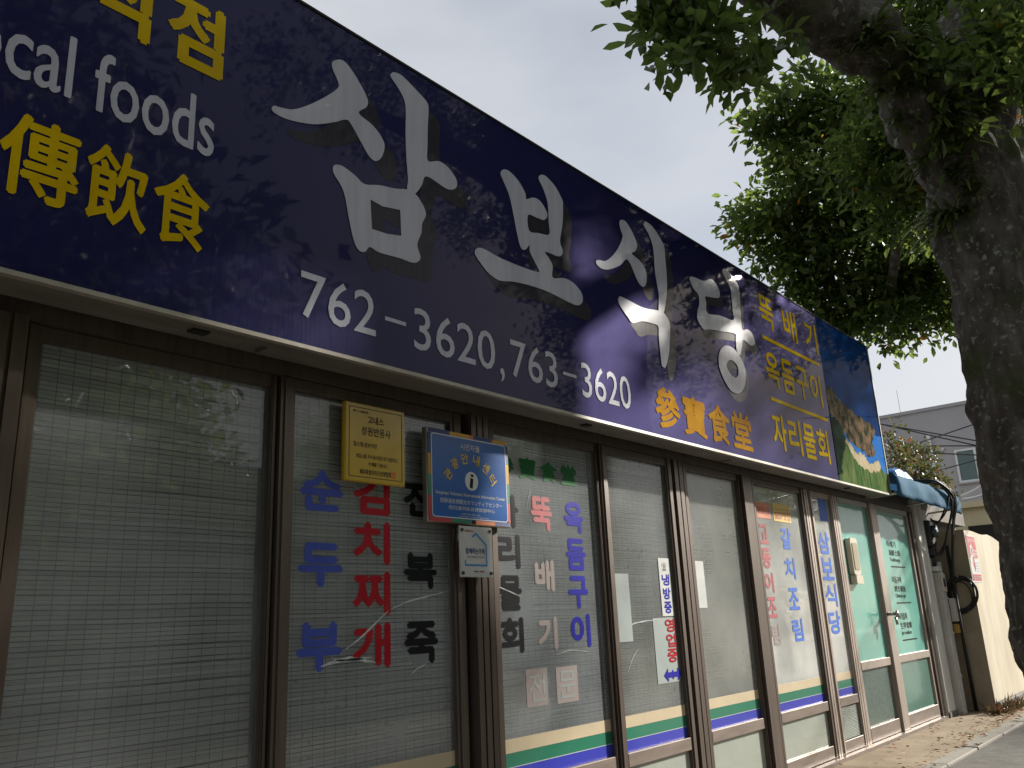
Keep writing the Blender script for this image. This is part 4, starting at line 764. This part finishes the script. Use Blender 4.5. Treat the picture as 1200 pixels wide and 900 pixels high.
over = [(8.0, -.3, 7.1, 1.4, 1.2, .8, 1.0), (7.0, -.4, 7.6, 1.7, 1.5, 1.0, 1.3), (9.3, -.7, 7.3, 1.2, 1.2, .8, 1.0), (10.1, -1.2, 7.0, 1.1, 1.1, .8, 1.0), (5.8, -1.6, 7.9, 1.5, 1.3, .8, 1.0), (8.6, -2.0, 7.6, 1.5, 1.4, .9, 1.1), (5.2, 1.0, 7.6, 1.5, 1.2, .7, 1.0), (3.4, 1.8, 7.5, 1.3, 1.1, .6, .8), (7.4, 1.2, 7.4, 1.3, 1.1, .7, .9), (9.4, 1.0, 7.2, 1.1, 1.0, .7, .7), (11.6, -2.2, 6.6, 1.1, 1.0, .8, .8), (10.2, -1.4, 5.6, .9, .8, .7, .6), (9.6, .5, 6.0, .7, .6, .45, .45), (10.6, .7, 6.1, .7, .6, .45, .45), (12.2, -1.4, 5.0, 1.1, 1.0, .7, .8), (11.3, -1.9, 5.0, 1.0, .9, .7, .6), (11.7, .7, 5.3, .9, .7, .6, .34), (12.9, .5, 5.7, .9, .7, .6, .45), (13.7, .6, 5.7, .8, .7, .7, .4), (10.7, .55, 5.5, .6, .5, .4, .25), (7.9, .9, 6.4, .8, .7, .6, .5)]
V, Fc = foliage(over, 2150, .115, .052, spread=.17, perclump=16, seed=44); arrmesh('crown', V, Fc, 'leaf', T)

# strap ferns on the trunk and limb
def frond_mesh(seed, nf, ln):
    g = random.Random(seed); mb = MB()
    for i in range(nf):
        a = g.uniform(-1.5, 1.5); l_ = ln*g.uniform(.55, 1.2); wd = .011*g.uniform(.7, 1.3); d = Vector((math.sin(a)*.7+g.uniform(-.25, .25), -1*g.uniform(.3, 1.0), g.uniform(-.1, .9))).normalized()
        p = Vector((g.uniform(-.06, .06), 0, g.uniform(-.07, .07))); pts = []; vel = d
        for j in range(7): pts.append(p.copy()); p = p+vel*l_/6; vel = (vel+Vector((0, 0, -.26-.05*g.random()))).normalized()
        side = d.cross(Vector((0, 0, 1))).normalized(); b = len(mb.v)
        for j, q in enumerate(pts): ww = wd*(.35+1.3*math.sin(math.pi*(j+.6)/7.2)); mb.v += [tuple(q-side*ww), tuple(q+side*ww)]
        for j in range(6): mb.f.append((b+2*j, b+2*j+1, b+2*j+3, b+2*j+2))
    return mb
fm = [frond_mesh(s, 26, .34) for s in (1, 2, 3)]; fmesh = []
for mb in fm:
    me = bpy.data.meshes.new('strap_fern'); me.from_pydata(mb.v, [], mb.f); me.materials.append(M['fern']); fmesh.append(me)
spots = [(1105, 60), (1085, 95), (1070, 70), (1060, 110), (1110, 130), (1100, 175), (1120, 210), (1128, 250), (1165, 25), (1180, 55), (1150, 10), (1125, 165), (1170, 75), (1185, 95), (1040, 60), (1020, 45), (1045, 85), (1115, 90), (1140, 225), (1150, 60), (1195, 40), (1095, 140), (1112, 255), (1160, 130), (1010, 60), (1075, 45), (1064, 150), (1082, 195), (1036, 108), (992, 62), (1104, 265)]
bpy.context.view_layer.update(); dg = bpy.context.evaluated_depsgraph_get()
woody = [o for o in T.children if o.name.startswith(('trunk', 'limb'))]
for i, (px, py) in enumerate(spots):
    d = Vector(ray(px, py)).normalized(); best = None
    for o in woody:
        inv = o.matrix_world.inverted(); h, loc, nrm, _ = o.ray_cast(inv @ Vector(O), inv.to_3x3() @ d)
        if h:
            wl_ = o.matrix_world @ loc; t_ = (wl_-Vector(O)).length
            if best is None or t_ < best[0]: best = (t_, wl_, nrm)
    if best is None: continue
    o = bpy.data.objects.new('strap_fern', fmesh[i % 3]); COL.objects.link(o); o.location = best[1]-best[2]*.01
    nn = Vector((best[2].x, best[2].y, 0)); o.rotation_euler = (0, random.uniform(-.3, .3), math.atan2(nn.y, nn.x)+math.pi/2); o.scale = [random.uniform(.55, 1.0)]*3
    tag(o, 'small tuft of narrow strap fern on the thick limb reaching left' if px < 1082 and py < 125 else ('small tuft of narrow strap fern at the trunk fork by the right edge' if px > 1135 else 'small tuft of narrow strap fern on the left flank of the trunk'), 'fern', 'strap ferns on the street tree')

# ------------------------------------------------------------------ across the road, seen only in the glass; plus one unseen tree added for shade
def copy_tree(o, parent=None):
    c = o.copy(); COL.objects.link(c); c.parent = parent
    for ch in list(o.children): copy_tree(ch, c)
    return c
FT = empty('roadside_tree', (0, 0, 0), label='dark roadside tree across the road, mirrored in the left windows', cat='tree', group='trees across the road')
mb = MB().tube(spl([(0, 0, -.1), (.05, 0, 1.2), (-.05, .1, 2.6), (.1, 0, 4.2)], 6), [.26]*7+[.2]*6+[.12]*6, 12); mb.build('trunk', 'bark', FT, smooth=True)
V, Fc = foliage([(0, 0, 4.3, 2.1, 1.9, 1.5, 1), (-1.5, .2, 3.6, 1.3, 1.2, 1.1, .6), (1.5, -.1, 3.7, 1.3, 1.2, 1.1, .6), (.2, .2, 5.6, 1.5, 1.4, 1.1, .6), (-.8, .6, 2.7, 1.0, .9, .8, .35), (1.0, .6, 2.6, 1.0, .9, .8, .35)], 2700, .20, .10, spread=.30, perclump=12, seed=55); arrmesh('crown', V, Fc, 'leaf', FT)
for i, (x, y, s, rz) in enumerate(((3.2, -10.6, 1.0, 0), (8.2, -10.9, 1.05, 1.4), (-1.8, -10.7, .95, 2.5), (13.6, -10.6, 1.0, 4.0), (19.5, -10.8, 1.1, 5.1), (1.7, -2.7, 1.2, .7), (-3.4, -2.2, 1.2, 3.3), (20.2, -2.7, .68, 2.0))):
    o = FT if i == 0 else copy_tree(FT); o.location = (x, y, GZ); o.rotation_euler.z = rz; o.scale = (s, s, s)
    o['label'] = ('second tree from the left across the road, mirrored in the windows', 'third tree from the left across the road, mirrored in the windows', 'leftmost tree across the road, mirrored in the windows', 'fourth tree from the left across the road, mirrored in the windows', 'rightmost tree across the road, mirrored in the windows', 'tall pavement tree right behind the viewer, mirrored in the dark sign', 'tall pavement tree left behind the viewer, mirrored in the dark sign', 'unseen tree beyond the right edge, placed to shade the ground')[i]
ob = empty('opposite_building', (8, -16, GZ), label='two storey building across the road, mirrored in the glass', cat='building')
box('wall', 'gwall', ob, -12, 34, -22, -15, GZ, 5.6); box('parapet', 'conc', ob, -12.1, 34.1, -22.1, -14.9, 5.601, 5.85)
for fl in (0, 1):
    for i in range(14):
        x = -10+i*3.1; wi = box('window', 'wframe', ob, x, x+1.7, -14.997, -14.94, 1.0+fl*2.7, 2.3+fl*2.7); box('pane', 'pane', wi, x+.07, x+1.63, -14.939, -14.93, 1.07+fl*2.7, 2.23+fl*2.7)
